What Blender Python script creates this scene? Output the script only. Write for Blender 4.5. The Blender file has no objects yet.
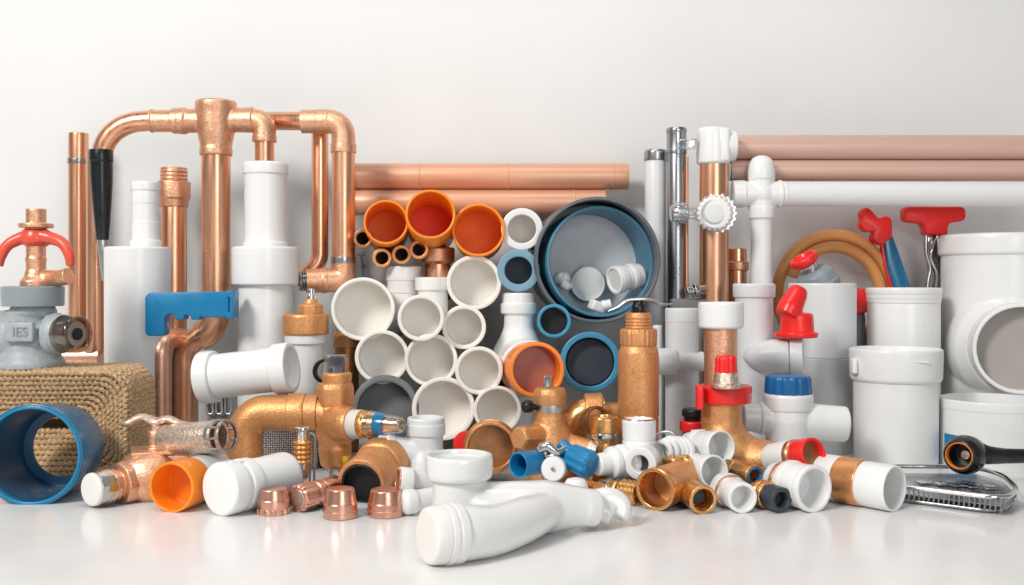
import bpy, bmesh, math, random
from mathutils import Vector, Matrix
random.seed(7)
PI = math.pi
SC = bpy.context.scene
COL = SC.collection
F, H, HY = 1024.0, 0.325, 280.0      # focal length in pixels, camera height (m), row of the horizon
WALL_D = 2.18

def W(px, py, d): return Vector(((px - 512) / F * d, d, H + (HY - py) / F * d))
def gd(py): return F * H / (py - HY)               # distance at which the table meets row py
def gy(d): return HY + F * H / d                   # row at which the table lies at distance d
def M(px, d): return px * d / F                    # metres spanned by px at distance d
def lay(px, d, r): return Vector(((px - 512) / F * d, d, M(r, d)))   # centre of a lying cylinder of r pixels

# ---------------------------------------------------------------- shapes
def rounded(prof, b, closed=False):
    if b <= 0: return list(prof)
    out, n = [], len(prof)
    for i, p in enumerate(prof):
        if not closed and i in (0, n - 1): out.append(p); continue
        a, c = prof[i - 1], prof[(i + 1) % n]
        la = math.hypot(a[0] - p[0], a[1] - p[1]); lc = math.hypot(c[0] - p[0], c[1] - p[1])
        if la < 1e-7 or lc < 1e-7: out.append(p); continue
        ca = ((a[0]-p[0])*(c[0]-p[0]) + (a[1]-p[1])*(c[1]-p[1])) / la / lc
        if ca < -.97: out.append(p); continue
        k1, k2 = min(b, la * .45) / la, min(b, lc * .45) / lc
        s = (p[0] + (a[0]-p[0])*k1, p[1] + (a[1]-p[1])*k1); e = (p[0] + (c[0]-p[0])*k2, p[1] + (c[1]-p[1])*k2)
        for t in (0, .33, .67, 1):
            out.append(((1-t)**2*s[0] + 2*t*(1-t)*p[0] + t*t*e[0], (1-t)**2*s[1] + 2*t*(1-t)*p[1] + t*t*e[1]))
    return out

def frame_of(ax):
    ax = ax.normalized()
    ref = Vector((0, 0, 1)) if abs(ax.z) < .9 else Vector((1, 0, 0))
    u = ref.cross(ax).normalized(); v = ax.cross(u)
    if abs(ax.z) >= .9: u, v = Vector((1, 0, 0)), Vector((0, 1, 0)) if ax.z > 0 else Vector((0, -1, 0))
    return u, v

class MB:
    def __init__(s): s.bm = bmesh.new()
    def rev(s, A, ax, prof, n=44, b=0.0, closed=False, mod=None):
        """revolve (distance along ax, radius); mod(theta) multiplies the radius"""
        ax = ax.normalized(); u, v = frame_of(ax)
        prof = rounded(prof, b, closed)
        rings = []
        for t, r in prof:
            if r < 1e-6: rings.append([s.bm.verts.new(A + ax * t)])
            else: rings.append([s.bm.verts.new(A + ax * t + (u * math.cos(q) + v * math.sin(q)) * r * (mod(q) if mod else 1)) for q in (2 * PI * k / n for k in range(n))])
        m = len(rings)
        for i in range(m if closed else m - 1):
            a, c = rings[i], rings[(i + 1) % m]
            for k in range(n):
                k2 = (k + 1) % n
                f = [a[k % len(a)], a[k2 % len(a)], c[k2 % len(c)], c[k % len(c)]]
                g = []
                for w in f:
                    if w not in g: g.append(w)
                if len(g) > 2: s.bm.faces.new(g)
        if not closed:
            for e in (rings[0], rings[-1]):
                if len(e) > 1: s.bm.faces.new(e)
        return s
    def V(s, cx, d, prof, b=.8, **k):
        """upright turned shape: (row, radius in pixels)"""
        p = [(H + (HY - y) / F * d, M(r, d)) for y, r in prof]
        return s.rev(Vector(((cx - 512) / F * d, d, 0)), Vector((0, 0, 1)), p, b=M(b, d), **k)
    def C(s, p0, p1, prof, b=.8, **k):
        """turned shape from p0 to p1: (fraction, radius in pixels)"""
        d = (p0.y + p1.y) / 2; L = (p1 - p0).length
        return s.rev(p0, p1 - p0, [(t * L, M(r, d)) for t, r in prof], b=M(b, d), **k)
    def cup(s, p0, p1, ro, ri, deep=.93, b=.9, **k):
        return s.C(p0, p1, [(1, 0), (1, ro), (0, ro), (0, ri), (deep, ri), (deep, 0)], b=b, **k)
    def ring(s, p0, p1, ro, ri, b=.7, **k):
        return s.C(p0, p1, [(1, ro), (0, ro), (0, ri), (1, ri)], b=b, closed=True, **k)
    def tube(s, pts, r, R=0.0, n=24, cap=True, flat=None):
        rs = list(r) if isinstance(r, (list, tuple)) else [r] * len(pts)
        P, Q = [pts[0]], [rs[0]]
        for i in range(1, len(pts) - 1):
            p, a, c = pts[i], pts[i - 1], pts[i + 1]
            la, lc = (a - p).length, (c - p).length
            k = min(R, la * .49, lc * .49)
            if k < 1e-5: P.append(p); Q.append(rs[i]); continue
            s0, e0 = p + (a - p) / la * k, p + (c - p) / lc * k
            da, dc = (p - a).normalized(), (c - p).normalized()
            ang = da.angle(dc, 0)
            if ang < .02: P.append(p); Q.append(rs[i]); continue
            # true arc
            rad = k / math.tan(ang / 2); nrm = da.cross(dc).normalized(); ctr = s0 + nrm.cross(da).normalized() * rad
            steps = max(4, int(ang / .13))
            for j in range(steps + 1):
                P.append(ctr + Matrix.Rotation(ang * j / steps, 3, nrm) @ (s0 - ctr)); Q.append(rs[i])
        P.append(pts[-1]); Q.append(rs[-1])
        s.sweep(P, Q, n, cap, flat)
        return s
    def sweep(s, P, Q, n=24, cap=True, flat=None, loop=False, mod=None):
        m = len(P)
        T = [((P[(i + 1) % m] if loop or i < m - 1 else P[i]) - (P[i - 1] if loop or i > 0 else P[i])).normalized() for i in range(m)]
        u, v = frame_of(T[0]); rings = []; L = 0.0
        for i in range(m):
            if i:
                q = T[i - 1].rotation_difference(T[i]); u = q @ u; L += (P[i] - P[i - 1]).length
            u = (u - T[i] * u.dot(T[i])).normalized(); v = T[i].cross(u)
            ring = []
            for k in range(n):
                a = 2 * PI * k / n; rr = Q[i] * (mod(L, a) if mod else 1)
                o = u * math.cos(a) * rr + v * math.sin(a) * rr
                if flat: o = Vector((o.x * flat[0], o.y * flat[1], o.z * flat[2]))
                ring.append(s.bm.verts.new(P[i] + o))
            rings.append(ring)
        for i in range(m if loop else m - 1):
            a, c = rings[i], rings[(i + 1) % m]
            for k in range(n): s.bm.faces.new((a[k], a[(k + 1) % n], c[(k + 1) % n], c[k]))
        if cap and not loop:
            s.bm.faces.new(rings[0]); s.bm.faces.new(rings[-1])
        return s
    def wavy(s, keys, r, n=20, sub=8, flat=None):
        """smooth tube through points (Catmull-Rom)"""
        rs = list(r) if isinstance(r, (list, tuple)) else [r] * len(keys)
        K = [keys[0] * 2 - keys[1]] + list(keys) + [keys[-1] * 2 - keys[-2]]; P, Q = [], []
        for i in range(len(keys) - 1):
            a, b_, c, d_ = K[i:i + 4]
            for j in range(sub):
                t = j / sub
                P.append(.5 * ((2 * b_) + (c - a) * t + (2 * a - 5 * b_ + 4 * c - d_) * t * t + (3 * b_ - a - 3 * c + d_) * t ** 3)); Q.append(rs[i] * (1 - t) + rs[i + 1] * t)
        P.append(keys[-1]); Q.append(rs[-1])
        return s.sweep(P, Q, n, True, flat)
    def box(s, c, size, rot=None, bev=.002):
        r = bmesh.ops.create_cube(s.bm, size=1)
        mt = Matrix.Translation(c) @ (rot.to_4x4() if rot else Matrix.Identity(4)) @ Matrix.Diagonal((*size, 1))
        bmesh.ops.transform(s.bm, matrix=mt, verts=r['verts'])
        if bev: bmesh.ops.bevel(s.bm, geom=list({e for w in r['verts'] for e in w.link_edges}), offset=bev, segments=3, profile=.5, affect='EDGES')
        return s
    def prism(s, pts, d0, d1, bev=.002):
        """outline in pixels at distance (d0+d1)/2, extruded from d0 to d1"""
        dm = (d0 + d1) / 2; a, c = [], []
        for px, py in pts:
            p = W(px, py, dm); a.append(s.bm.verts.new((p.x, d0, p.z))); c.append(s.bm.verts.new((p.x, d1, p.z)))
        n = len(a); fs = [s.bm.faces.new(a), s.bm.faces.new(c[::-1])]
        for i in range(n): fs.append(s.bm.faces.new((a[i], a[(i + 1) % n], c[(i + 1) % n], c[i])))
        bmesh.ops.recalc_face_normals(s.bm, faces=fs)
        if bev: bmesh.ops.bevel(s.bm, geom=list({e for f in fs for e in f.edges}), offset=bev, segments=3, profile=.5, affect='EDGES')
        return s
    def ball(s, c, r, sc=(1, 1, 1)):
        q = bmesh.ops.create_uvsphere(s.bm, u_segments=28, v_segments=18, radius=1)
        bmesh.ops.transform(s.bm, matrix=Matrix.Translation(c) @ Matrix.Diagonal((r * sc[0], r * sc[1], r * sc[2], 1)), verts=q['verts'])
        return s
    def mesh(s, name, sharp=38):
        bmesh.ops.recalc_face_normals(s.bm, faces=s.bm.faces[:])
        lim = math.radians(sharp)
        for f in s.bm.faces: f.smooth = True
        for e in s.bm.edges: e.smooth = not (len(e.link_faces) == 2 and e.calc_face_angle(0) > lim)
        me = bpy.data.meshes.new(name); s.bm.to_mesh(me); s.bm.free(); return me

def fuse(mb, voxel, smooth=6, name='body'):
    """weld overlapping solids into one smooth skin"""
    me = mb.mesh(name); o = bpy.data.objects.new('tmp', me); COL.objects.link(o)
    m = o.modifiers.new('r', 'REMESH'); m.mode = 'VOXEL'; m.voxel_size = voxel
    m = o.modifiers.new('s', 'SMOOTH'); m.iterations = smooth; m.factor = .5
    dg = bpy.context.evaluated_depsgraph_get(); ev = o.evaluated_get(dg)
    me2 = bpy.data.meshes.new_from_object(ev); bpy.data.objects.remove(o); bpy.data.meshes.remove(me)
    for p in me2.polygons: p.use_smooth = True
    return me2

def hexa(n=6, soft=0.0):
    w = 2 * PI / n
    return lambda q: (math.cos(w / 2) / math.cos((q % w) - w / 2)) * (1 - soft) + soft
def lobes(n, amp): return lambda q: 1 + amp * math.tanh(2.2 * math.cos(n * q))
def thread(y0, y1, r, n, dip=.1):
    out = []
    for i in range(n):
        a, c = y0 + (y1 - y0) * i / n, y0 + (y1 - y0) * (i + 1) / n
        out += [(a + (c - a) * .08, r * (1 - dip)), (a + (c - a) * .38, r), (a + (c - a) * .62, r), (a + (c - a) * .92, r * (1 - dip))]
    return out

# ---------------------------------------------------------------- objects
ROOTS = []
def link(name, me, m):
    o = bpy.data.objects.new(name, me); COL.objects.link(o)
    if m is not None: me.materials.clear(); me.materials.append(m)
    return o
def thing(name, label, cat, group=None):
    o = bpy.data.objects.new(name, None); o.empty_display_size = .02; COL.objects.link(o)
    o['label'] = label; o['category'] = cat
    if group: o['group'] = group
    ROOTS.append(o); return o
def part(parent, name, m, mb, label=None):
    me = mb.mesh(name) if isinstance(mb, MB) else mb
    o = link(name, me, MAT[m]); o.parent = parent
    if label: o['label'] = label
    return o
def single(name, label, cat, m, mb, group=None):
    o = link(name, mb.mesh(name) if isinstance(mb, MB) else mb, MAT[m])
    o['label'] = label; o['category'] = cat
    if group: o['group'] = group
    ROOTS.append(o); return o
def settle():
    """put every thing's origin at its base"""
    for r in ROOTS:
        obs = [r] + list(r.children_recursive); ms = {o.data for o in obs if o.type == 'MESH'}
        co = [v.co for m in ms for v in m.vertices]
        if not co: continue
        c = Vector(((min(v.x for v in co) + max(v.x for v in co)) / 2, (min(v.y for v in co) + max(v.y for v in co)) / 2, min(v.z for v in co)))
        for m in ms: m.transform(Matrix.Translation(-c))
        r.location = c

# ---------------------------------------------------------------- materials
MAT = {}
def mat(key, col, rough=.4, metal=0., var=.06, vs=9., bump=0., bs=300., rv=.08, stretch=(1, 1, 1), coat=0., trans=0., ior=1.45, spots=None, sss=0., dirt=0.):
    m = bpy.data.materials.new(key); m.use_nodes = True; MAT[key] = m
    nt = m.node_tree; N, L = nt.nodes, nt.links; bs_ = N['Principled BSDF']
    tc = N.new('ShaderNodeTexCoord'); mp = N.new('ShaderNodeMapping'); mp.inputs['Scale'].default_value = stretch
    L.new(tc.outputs['Object'], mp.inputs['Vector'])
    nz = N.new('ShaderNodeTexNoise'); nz.inputs['Scale'].default_value = vs; nz.inputs['Detail'].default_value = 6; L.new(mp.outputs[0], nz.inputs['Vector'])
    mx = N.new('ShaderNodeMix'); mx.data_type = 'RGBA'
    lo = [max(0, c * (1 - var * 2)) for c in col]; hi = [min(1, c * (1 + var)) for c in col]
    mx.inputs['A'].default_value = (*lo, 1); mx.inputs['B'].default_value = (*hi, 1)
    rm = N.new('ShaderNodeMapRange'); rm.inputs['From Min'].default_value = .3; rm.inputs['From Max'].default_value = .7
    L.new(nz.outputs['Fac'], rm.inputs['Value']); L.new(rm.outputs[0], mx.inputs['Factor'])
    colout = mx.outputs['Result']
    if spots:
        n2 = N.new('ShaderNodeTexNoise'); n2.inputs['Scale'].default_value = spots[1]; n2.inputs['Detail'].default_value = 8; n2.inputs['Roughness'].default_value = .65
        L.new(tc.outputs['Object'], n2.inputs['Vector'])
        r2 = N.new('ShaderNodeMapRange'); r2.inputs['From Min'].default_value = spots[2]; r2.inputs['From Max'].default_value = spots[2] + .14; L.new(n2.outputs['Fac'], r2.inputs['Value'])
        m2 = N.new('ShaderNodeMix'); m2.data_type = 'RGBA'; L.new(colout, m2.inputs['A']); m2.inputs['B'].default_value = (*spots[0], 1)
        mul = N.new('ShaderNodeMath'); mul.operation = 'MULTIPLY'; mul.inputs[1].default_value = spots[3]; L.new(r2.outputs[0], mul.inputs[0]); L.new(mul.outputs[0], m2.inputs['Factor'])
        colout = m2.outputs['Result']
    L.new(colout, bs_.inputs['Base Color'])
    rr = N.new('ShaderNodeMapRange'); rr.inputs['To Min'].default_value = max(.02, rough - rv); rr.inputs['To Max'].default_value = min(1, rough + rv)
    n3 = N.new('ShaderNodeTexNoise'); n3.inputs['Scale'].default_value = vs * 5; n3.inputs['Detail'].default_value = 5; L.new(mp.outputs[0], n3.inputs['Vector'])
    L.new(n3.outputs['Fac'], rr.inputs['Value']); rr.inputs['From Min'].default_value = .3; rr.inputs['From Max'].default_value = .7
    L.new(rr.outputs[0], bs_.inputs['Roughness'])
    bs_.inputs['Metallic'].default_value = metal; bs_.inputs['IOR'].default_value = ior
    bs_.inputs['Coat Weight'].default_value = coat; bs_.inputs['Coat Roughness'].default_value = .15
    bs_.inputs['Transmission Weight'].default_value = trans
    if sss:
        bs_.inputs['Subsurface Weight'].default_value = sss; bs_.inputs['Subsurface Radius'].default_value = (.006, .005, .004)
    if bump:
        n4 = N.new('ShaderNodeTexNoise'); n4.inputs['Scale'].default_value = bs; n4.inputs['Detail'].default_value = 4; L.new(mp.outputs[0], n4.inputs['Vector'])
        bp = N.new('ShaderNodeBump'); bp.inputs['Strength'].default_value = bump; bp.inputs['Distance'].default_value = .001
        L.new(n4.outputs['Fac'], bp.inputs['Height']); L.new(bp.outputs[0], bs_.inputs['Normal'])
    return m
VERT, HORZ = (1, 1, .06), (.06, 1, 1)
mat('white', (.82, .82, .81), .30, var=.006, rv=.03, coat=.2)
mat('white_warm', (.79, .77, .73), .36, var=.008, rv=.03, coat=.1)
mat('white_grey', (.72, .73, .73), .36, var=.008, rv=.03, coat=.1)
mat('copper', (.90, .47, .29), .31, .97, var=.07, vs=22, rv=.07, stretch=VERT, bump=.07, bs=90)
mat('copper_pink', (.84, .48, .35), .38, .95, var=.06, vs=26, rv=.07, bump=.06, bs=220, spots=((.60, .30, .20), 14, .58, .3))
mat('copper_cast', (.87, .48, .30), .39, .9, var=.10, vs=220, rv=.06, bump=.8, bs=330)
mat('copper_cap', (.80, .43, .31), .29, 1, var=.03, vs=30, rv=.02)
mat('bronze', (.76, .36, .145), .40, .58, var=.09, vs=260, rv=.07, bump=.75, bs=380)
mat('brass', (.82, .43, .16), .28, .92, var=.07, vs=26, rv=.06, bump=.15, bs=300)
mat('brass_dark', (.48, .23, .10), .36, .9, var=.10, vs=60, bump=.2, bs=260)
mat('terracotta', (.80, .43, .28), .40, .25, var=.05, vs=30, rv=.06, stretch=HORZ, bump=.04, bs=80)
mat('terracotta_pale', (.68, .44, .355), .40, .15, var=.035, vs=30, rv=.05, stretch=HORZ, bump=.03, bs=80)
mat('orange', (.92, .26, .015), .34, var=.04, coat=.1)
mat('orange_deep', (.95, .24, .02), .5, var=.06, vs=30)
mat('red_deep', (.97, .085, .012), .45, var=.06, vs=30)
mat('orange_mouth', (.94, .24, .02), .32, var=.05, coat=.2)
mat('brown_glass', (.42, .105, .04), .35, var=.1, vs=20, coat=.2)
mat('amber', (.80, .40, .05), .3, var=.1)
mat('red', (.88, .022, .018), .33, var=.05, bump=.015, bs=120, coat=.2)
mat('red_handle', (.72, .085, .045), .34, var=.08, coat=.2, bump=.03, bs=100)
mat('blue', (.008, .16, .33), .24, var=.05, coat=.4)
mat('blue_bright', (.005, .20, .43), .34, var=.05, coat=.15)
mat('blue_pale', (.21, .37, .49), .38, var=.06, bump=.03, bs=120)
mat('blue_rim', (.06, .29, .47), .34, var=.06, bump=.015, bs=120, coat=.1)
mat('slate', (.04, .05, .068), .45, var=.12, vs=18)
mat('grey_ring', (.105, .12, .135), .34, var=.06, bump=.03, bs=160, coat=.1)
mat('grey_floor', (.62, .63, .65), .45, var=.04)
mat('dark_grey', (.18, .19, .20), .40, var=.08, bump=.04, bs=160)
mat('grey_cast', (.38, .42, .44), .42, var=.08, vs=60, bump=.6, bs=260, spots=((.22, .25, .27), 16, .55, .5))
mat('grey_plastic', (.28, .33, .35), .38, var=.06, bump=.06)
mat('black', (.010, .011, .013), .28, var=.15, bump=.03, bs=160, coat=.15)
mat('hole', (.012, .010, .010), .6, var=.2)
mat('chrome', (.72, .72, .72), .16, 1, var=.06, vs=30, rv=.07, bump=.06, bs=90)
mat('steel', (.42, .43, .44), .28, 1, var=.08, vs=26, rv=.08, stretch=VERT, bump=.05, bs=90)
mat('steel_tip', (.55, .54, .52), .32, 1, var=.08)
mat('silver_copper', (.78, .62, .51), .38, .9, var=.16, vs=200, bump=.9, bs=300)
mat('hose', (.76, .33, .10), .38, var=.05, coat=.15)
mat('beige', (.70, .65, .58), .55, var=.04)
mat('letter', (.27, .30, .32), .5, var=.1)
mat('wicker', (.60, .40, .215), .68, var=.22, vs=220, bump=.5, bs=600, spots=((.20, .11, .05), 190, .55, .55))
mat('wicker_shade', (.13, .085, .05), .85, var=.2)
mat('yellow', (.80, .46, .02), .35, var=.06)

def perforated(key, base, hole, scale):
    m = mat(key, base, .4, .6, var=.05); nt = m.node_tree; N, L = nt.nodes, nt.links; b = N['Principled BSDF']
    tc = N.new('ShaderNodeTexCoord'); vo = N.new('ShaderNodeTexVoronoi'); vo.inputs['Scale'].default_value = scale; vo.inputs['Randomness'].default_value = .25
    L.new(tc.outputs['Object'], vo.inputs['Vector'])
    r = N.new('ShaderNodeMapRange'); r.inputs['From Min'].default_value = .28; r.inputs['From Max'].default_value = .36; L.new(vo.outputs['Distance'], r.inputs['Value'])
    mx = N.new('ShaderNodeMix'); mx.data_type = 'RGBA'; mx.inputs['A'].default_value = (*hole, 1); mx.inputs['B'].default_value = (*base, 1)
    L.new(r.outputs[0], mx.inputs['Factor']); L.new(mx.outputs['Result'], b.inputs['Base Color'])
perforated('mesh_grey', (.16, .165, .17), (.75, .75, .74), 260)

mat('copper_band', (.86, .40, .17), .30, .9, var=.04, vs=30, rv=.05, bump=.03, bs=200)
mat('blue_dusk', (.07, .22, .33), .38, var=.06, bump=.015, coat=.1)
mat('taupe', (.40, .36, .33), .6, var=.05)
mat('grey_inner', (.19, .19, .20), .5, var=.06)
def clear(key, tint, refl=.12, rough=.06, top=.7):
    """thin clear plastic: see-through face-on, glossy at the edges"""
    m = bpy.data.materials.new(key); m.use_nodes = True; MAT[key] = m
    nt = m.node_tree; N, L = nt.nodes, nt.links; N.remove(N['Principled BSDF'])
    tr = N.new('ShaderNodeBsdfTransparent'); tr.inputs[0].default_value = (*tint, 1)
    gl = N.new('ShaderNodeBsdfGlossy'); gl.inputs['Roughness'].default_value = rough; gl.inputs[0].default_value = (.95, .96, .97, 1)
    lw = N.new('ShaderNodeLayerWeight'); lw.inputs[0].default_value = .45
    nz = N.new('ShaderNodeTexNoise'); nz.inputs['Scale'].default_value = 90; tc = N.new('ShaderNodeTexCoord'); L.new(tc.outputs['Object'], nz.inputs['Vector'])
    bp = N.new('ShaderNodeBump'); bp.inputs['Strength'].default_value = .25; bp.inputs['Distance'].default_value = .001; L.new(nz.outputs['Fac'], bp.inputs['Height'])
    L.new(bp.outputs[0], gl.inputs['Normal']); L.new(bp.outputs[0], lw.inputs['Normal'])
    mr = N.new('ShaderNodeMapRange'); mr.inputs['To Min'].default_value = refl; mr.inputs['To Max'].default_value = top; L.new(lw.outputs['Facing'], mr.inputs['Value'])
    mx = N.new('ShaderNodeMixShader'); L.new(mr.outputs[0], mx.inputs[0]); L.new(tr.outputs[0], mx.inputs[1]); L.new(gl.outputs[0], mx.inputs[2])
    L.new(mx.outputs[0], N['Material Output'].inputs['Surface'])
clear('clear', (.90, .92, .93), .16)
clear('clear_smoke', (.62, .50, .40), .10, .12, .4)
mat('clear_grey', (.30, .28, .26), .3, .5, var=.1)
mat('clear_frost', (.80, .82, .83), .2, var=.03, trans=.35, coat=.3)
mat('blue_cap', (.006, .13, .36), .34, var=.06, bump=.015, coat=.2)
mat('blue_lip', (.008, .20, .38), .3, var=.05, coat=.25)
mat('gloss_white', (.75, .75, .74), .2, var=.005, rv=.03, coat=.5)
mat('cream', (.88, .83, .75), .5, var=.03)
mat('blue_shaded', (.006, .075, .16), .3, var=.05, coat=.3)
mat('shaded_pvc_grey', (.56, .565, .57), .38, var=.01, rv=.03)
mat('white_cream', (.85, .82, .765), .30, var=.006, rv=.03, coat=.15)
# ================================================================ the setting
def structure(name, m, mb):
    o = link(name, mb.mesh(name), MAT[m]); o['kind'] = 'structure'; return o
mat('table_white', (.81, .80, .79), .20, var=.015, vs=3, rv=.05, bump=.015, bs=40)
mat('wall_white', (.78, .775, .765), .75, var=.02, vs=2.2, bump=.06, bs=160)
b = MB(); b.box(Vector((0, 1.3, -.02)), (7, 3.6, .04), bev=0); structure('table', 'table_white', b)
b = MB(); b.box(Vector((0, WALL_D + .03, 1.2)), (7, .06, 2.6), bev=0); structure('wall', 'wall_white', b)

# ================================================================ left: valve, basket, tall copper
def rope_path(w, h, rad, cx, cz, y, step=.0028):
    pts = []
    segs = [((w/2 - rad, h/2), (-(w/2 - rad), h/2)), ((-w/2, h/2 - rad), (-w/2, -(h/2 - rad))), ((-(w/2 - rad), -h/2), (w/2 - rad, -h/2)), ((w/2, -(h/2 - rad)), (w/2, h/2 - rad))]
    cs = [(-(w/2 - rad), h/2 - rad, 90), (-(w/2 - rad), -(h/2 - rad), 180), (w/2 - rad, -(h/2 - rad), 270), (w/2 - rad, h/2 - rad, 0)]
    for (a, c), (ox, oz, a0) in zip(segs, cs):
        n = max(2, int(math.dist(a, c) / step))
        for i in range(n): pts.append((a[0] + (c[0] - a[0]) * i / n, a[1] + (c[1] - a[1]) * i / n))
        n = max(3, int(rad * PI / 2 / step))
        for i in range(n):
            q = math.radians(a0 + 90 * i / n); pts.append((ox + rad * math.cos(q), oz + rad * math.sin(q)))
    return [Vector((cx + x + random.uniform(-.0005, .0005), y + random.uniform(-.0006, .0006), cz + z + random.uniform(-.0005, .0005))) for x, z in pts]
t = thing('woven_basket', 'woven brown rope basket lying on its side under the grey valve', 'basket')
BX0, BX1, BZ = W(-62, 0, 1.62).x, W(126, 0, 1.62).x, .183
bw, bh, bcx, bcz = BX1 - BX0, BZ - .003, (BX0 + BX1) / 2, BZ / 2
b = MB(); b.box(Vector((bcx, 1.715, bcz)), (bw - .012, .06, bh - .012), bev=.02); part(t, 'lining', 'wicker_shade', b)  # dark box behind the ropes, shade of the gaps painted in its colour
twist = lambda L, a: 1 + .30 * math.cos(2 * a - L * 700)
b = MB(); rr = .0044
for k in range(17):
    w_, h_ = bw - 2 * rr - k * .0162, bh - 2 * rr - k * .0162
    if h_ < .02: break
    p = rope_path(w_, h_, max(.004, min(h_ / 2.02, .034 - k * .0012)), bcx, bcz, 1.628 + .0042 * k)
    b.sweep(p, [rr * random.uniform(.98, 1.1)] * len(p), 9, loop=True, mod=twist)
part(t, 'base', 'wicker', b)
b = MB()
for k in range(1, 15):
    p = rope_path(bw - rr, bh - rr, .034, bcx, bcz, 1.628 + k * .0083)
    b.sweep(p, [rr * random.uniform(.95, 1.08)] * len(p), 9, loop=True, mod=twist)
part(t, 'side', 'wicker', b)

D = 1.68
t = thing('water_valve', 'grey cast valve body with copper tap and red curved handle on top of the basket', 'valve')
b = MB()
b.C(W(-14, 336, D), W(62, 336, D), [(0, 20), (.1, 25), (.4, 27), (.62, 24), (.85, 18.5), (1, 18)], b=4)
b.V(30, D, [(368, 33), (362, 33), (352, 27), (335, 24), (318, 21), (311, 20)], b=2)
b.V(33, D, [(318, 19), (312, 23), (306, 20), (303, 18)], b=1.5)
b.C(W(50, 334, D - .01), W(64, 334, D - .014), [(0, 20), (.6, 21.5), (.6, 20), (1, 20)], b=1)
part(t, 'valve_body', 'grey_cast', fuse(b, .0022, 4))
b = MB(); b.V(33, D, [(306, 27.5), (306, 29), (287, 29.5), (286, 28), (286, 0)], b=1.2); part(t, 'collar', 'grey_plastic', b)
b = MB(); b.box(W(20, 332, D - .046), (M(28, D), .012, M(19, D)), bev=.003)
pl = part(t, 'nameplate', 'grey_cast', b)
def lettering(txt, px0, px1, py0, py1, d, parent, m, label=None):
    cu = bpy.data.curves.new('lettering', 'FONT'); cu.body = txt; cu.extrude = .0008
    o = bpy.data.objects.new('tmp', cu); COL.objects.link(o)
    me = bpy.data.meshes.new_from_object(o.evaluated_get(bpy.context.evaluated_depsgraph_get())); bpy.data.objects.remove(o)
    xs = [v.co.x for v in me.vertices]; ys = [v.co.y for v in me.vertices]
    a, c = W(px0, py1, d), W(px1, py0, d)
    for v in me.vertices:
        x, y, z = v.co
        v.co = (a.x + (x - min(xs)) / (max(xs) - min(xs)) * (c.x - a.x), d - z, a.z + (y - min(ys)) / (max(ys) - min(ys)) * (c.z - a.z))
    return part(parent, 'lettering', m, me, label)
lettering('IES', 13, 27.5, 327, 336.5, D - .0525, pl, 'letter')
b = MB(); b.cup(W(79, 334, D - .028), W(60, 334, D - .014), 19, 15.5, .35, b=2); oc = part(t, 'outlet_cap', 'clear_smoke', b)
b = MB(); b.C(W(62, 334, D - .016), W(77, 334, D - .027), [(0, 15), (.5, 15), (.5, 13.5), (1, 12.5)], b=.5); part(oc, 'core', 'clear_grey', b)
b = MB(); b.C(W(76, 334, D - .0265), W(78.5, 334, D - .0285), [(0, 0), (0, 6), (1, 6), (1, 0)], b=.3); part(oc, 'port', 'hole', b)
b = MB()
b.V(36, D, [(287, 0), (287, 15), (281, 15), (276, 11), (271, 10), (270, 9.4), (262, 9.4), (261, 10), (258, 10), (257, 9.2), (244, 9.5), (240, 14), (232, 13), (228, 9), (228, 16.5), (223.5, 16.5), (223.5, 9.5), (209, 9.5), (208.5, 8), (212, 7.5), (212, 0)], b=.8)
b.wavy([W(38, 281, D), W(50, 279, D), W(60, 278, D - .01), W(69, 276, D - .015)], [M(10, D), M(9, D), M(8, D), M(8.6, D)])
part(t, 'tap', 'copper_cast', fuse(b, .0012, 2))
b = MB()
b.wavy([W(-1, 266, D - .02), W(1, 256, D - .02), W(8, 245, D - .016), W(22, 238, D - .01), W(36, 236, D - .008), W(50, 238, D - .01), W(62, 243, D - .016), W(69, 254, D - .02), W(70.5, 266, D - .02)], [M(4, D), M(5.2, D), M(5.6, D), M(6.5, D), M(8, D), M(6.5, D), M(5.6, D), M(5.2, D), M(4, D)])
b.V(36, D, [(247, 0), (247, 9), (243, 15), (236, 15), (229, 12), (229, 0)], b=3)
part(t, 'handle', 'red_handle', fuse(b, .0012, 6))

d = 2.10
t = thing('copper_pipe', 'straight upright copper pipe with grey band, left of the black nozzle', 'pipe', 'upright copper pipes')
b = MB(); b.V(78.5, d, [(gy(d), 0), (gy(d), 9.6), (134, 9.6), (133, 9), (133, 8), (150, 8), (150, 0)]); part(t, 'pipe', 'copper', b)
b = MB(); b.V(78.5, d, [(164, 9.6), (164, 10.6), (159, 10.6), (159, 9.6)], b=.3); part(t, 'band', 'steel', b)
b = MB(); d = 2.02
b.tube([W(96.5, 152, d), W(96.5, 357, d), W(52, 357, d), W(52, gy(d), d)], M(9.6, d), M(13, d))
t = thing('copper_pipe', 'upright copper pipe bending left at its foot, behind the black nozzle', 'pipe', 'upright copper pipes')
part(t, 'pipe', 'copper', b)
b = MB(); b.C(W(62, 357, d), W(102, 357, d), [(0, 9.6), (0, 11), (.1, 10.4), (.85, 10.4), (1, 11), (1, 9)], b=.5); part(t, 'elbow_sleeve', 'copper_pink', b)

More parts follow.
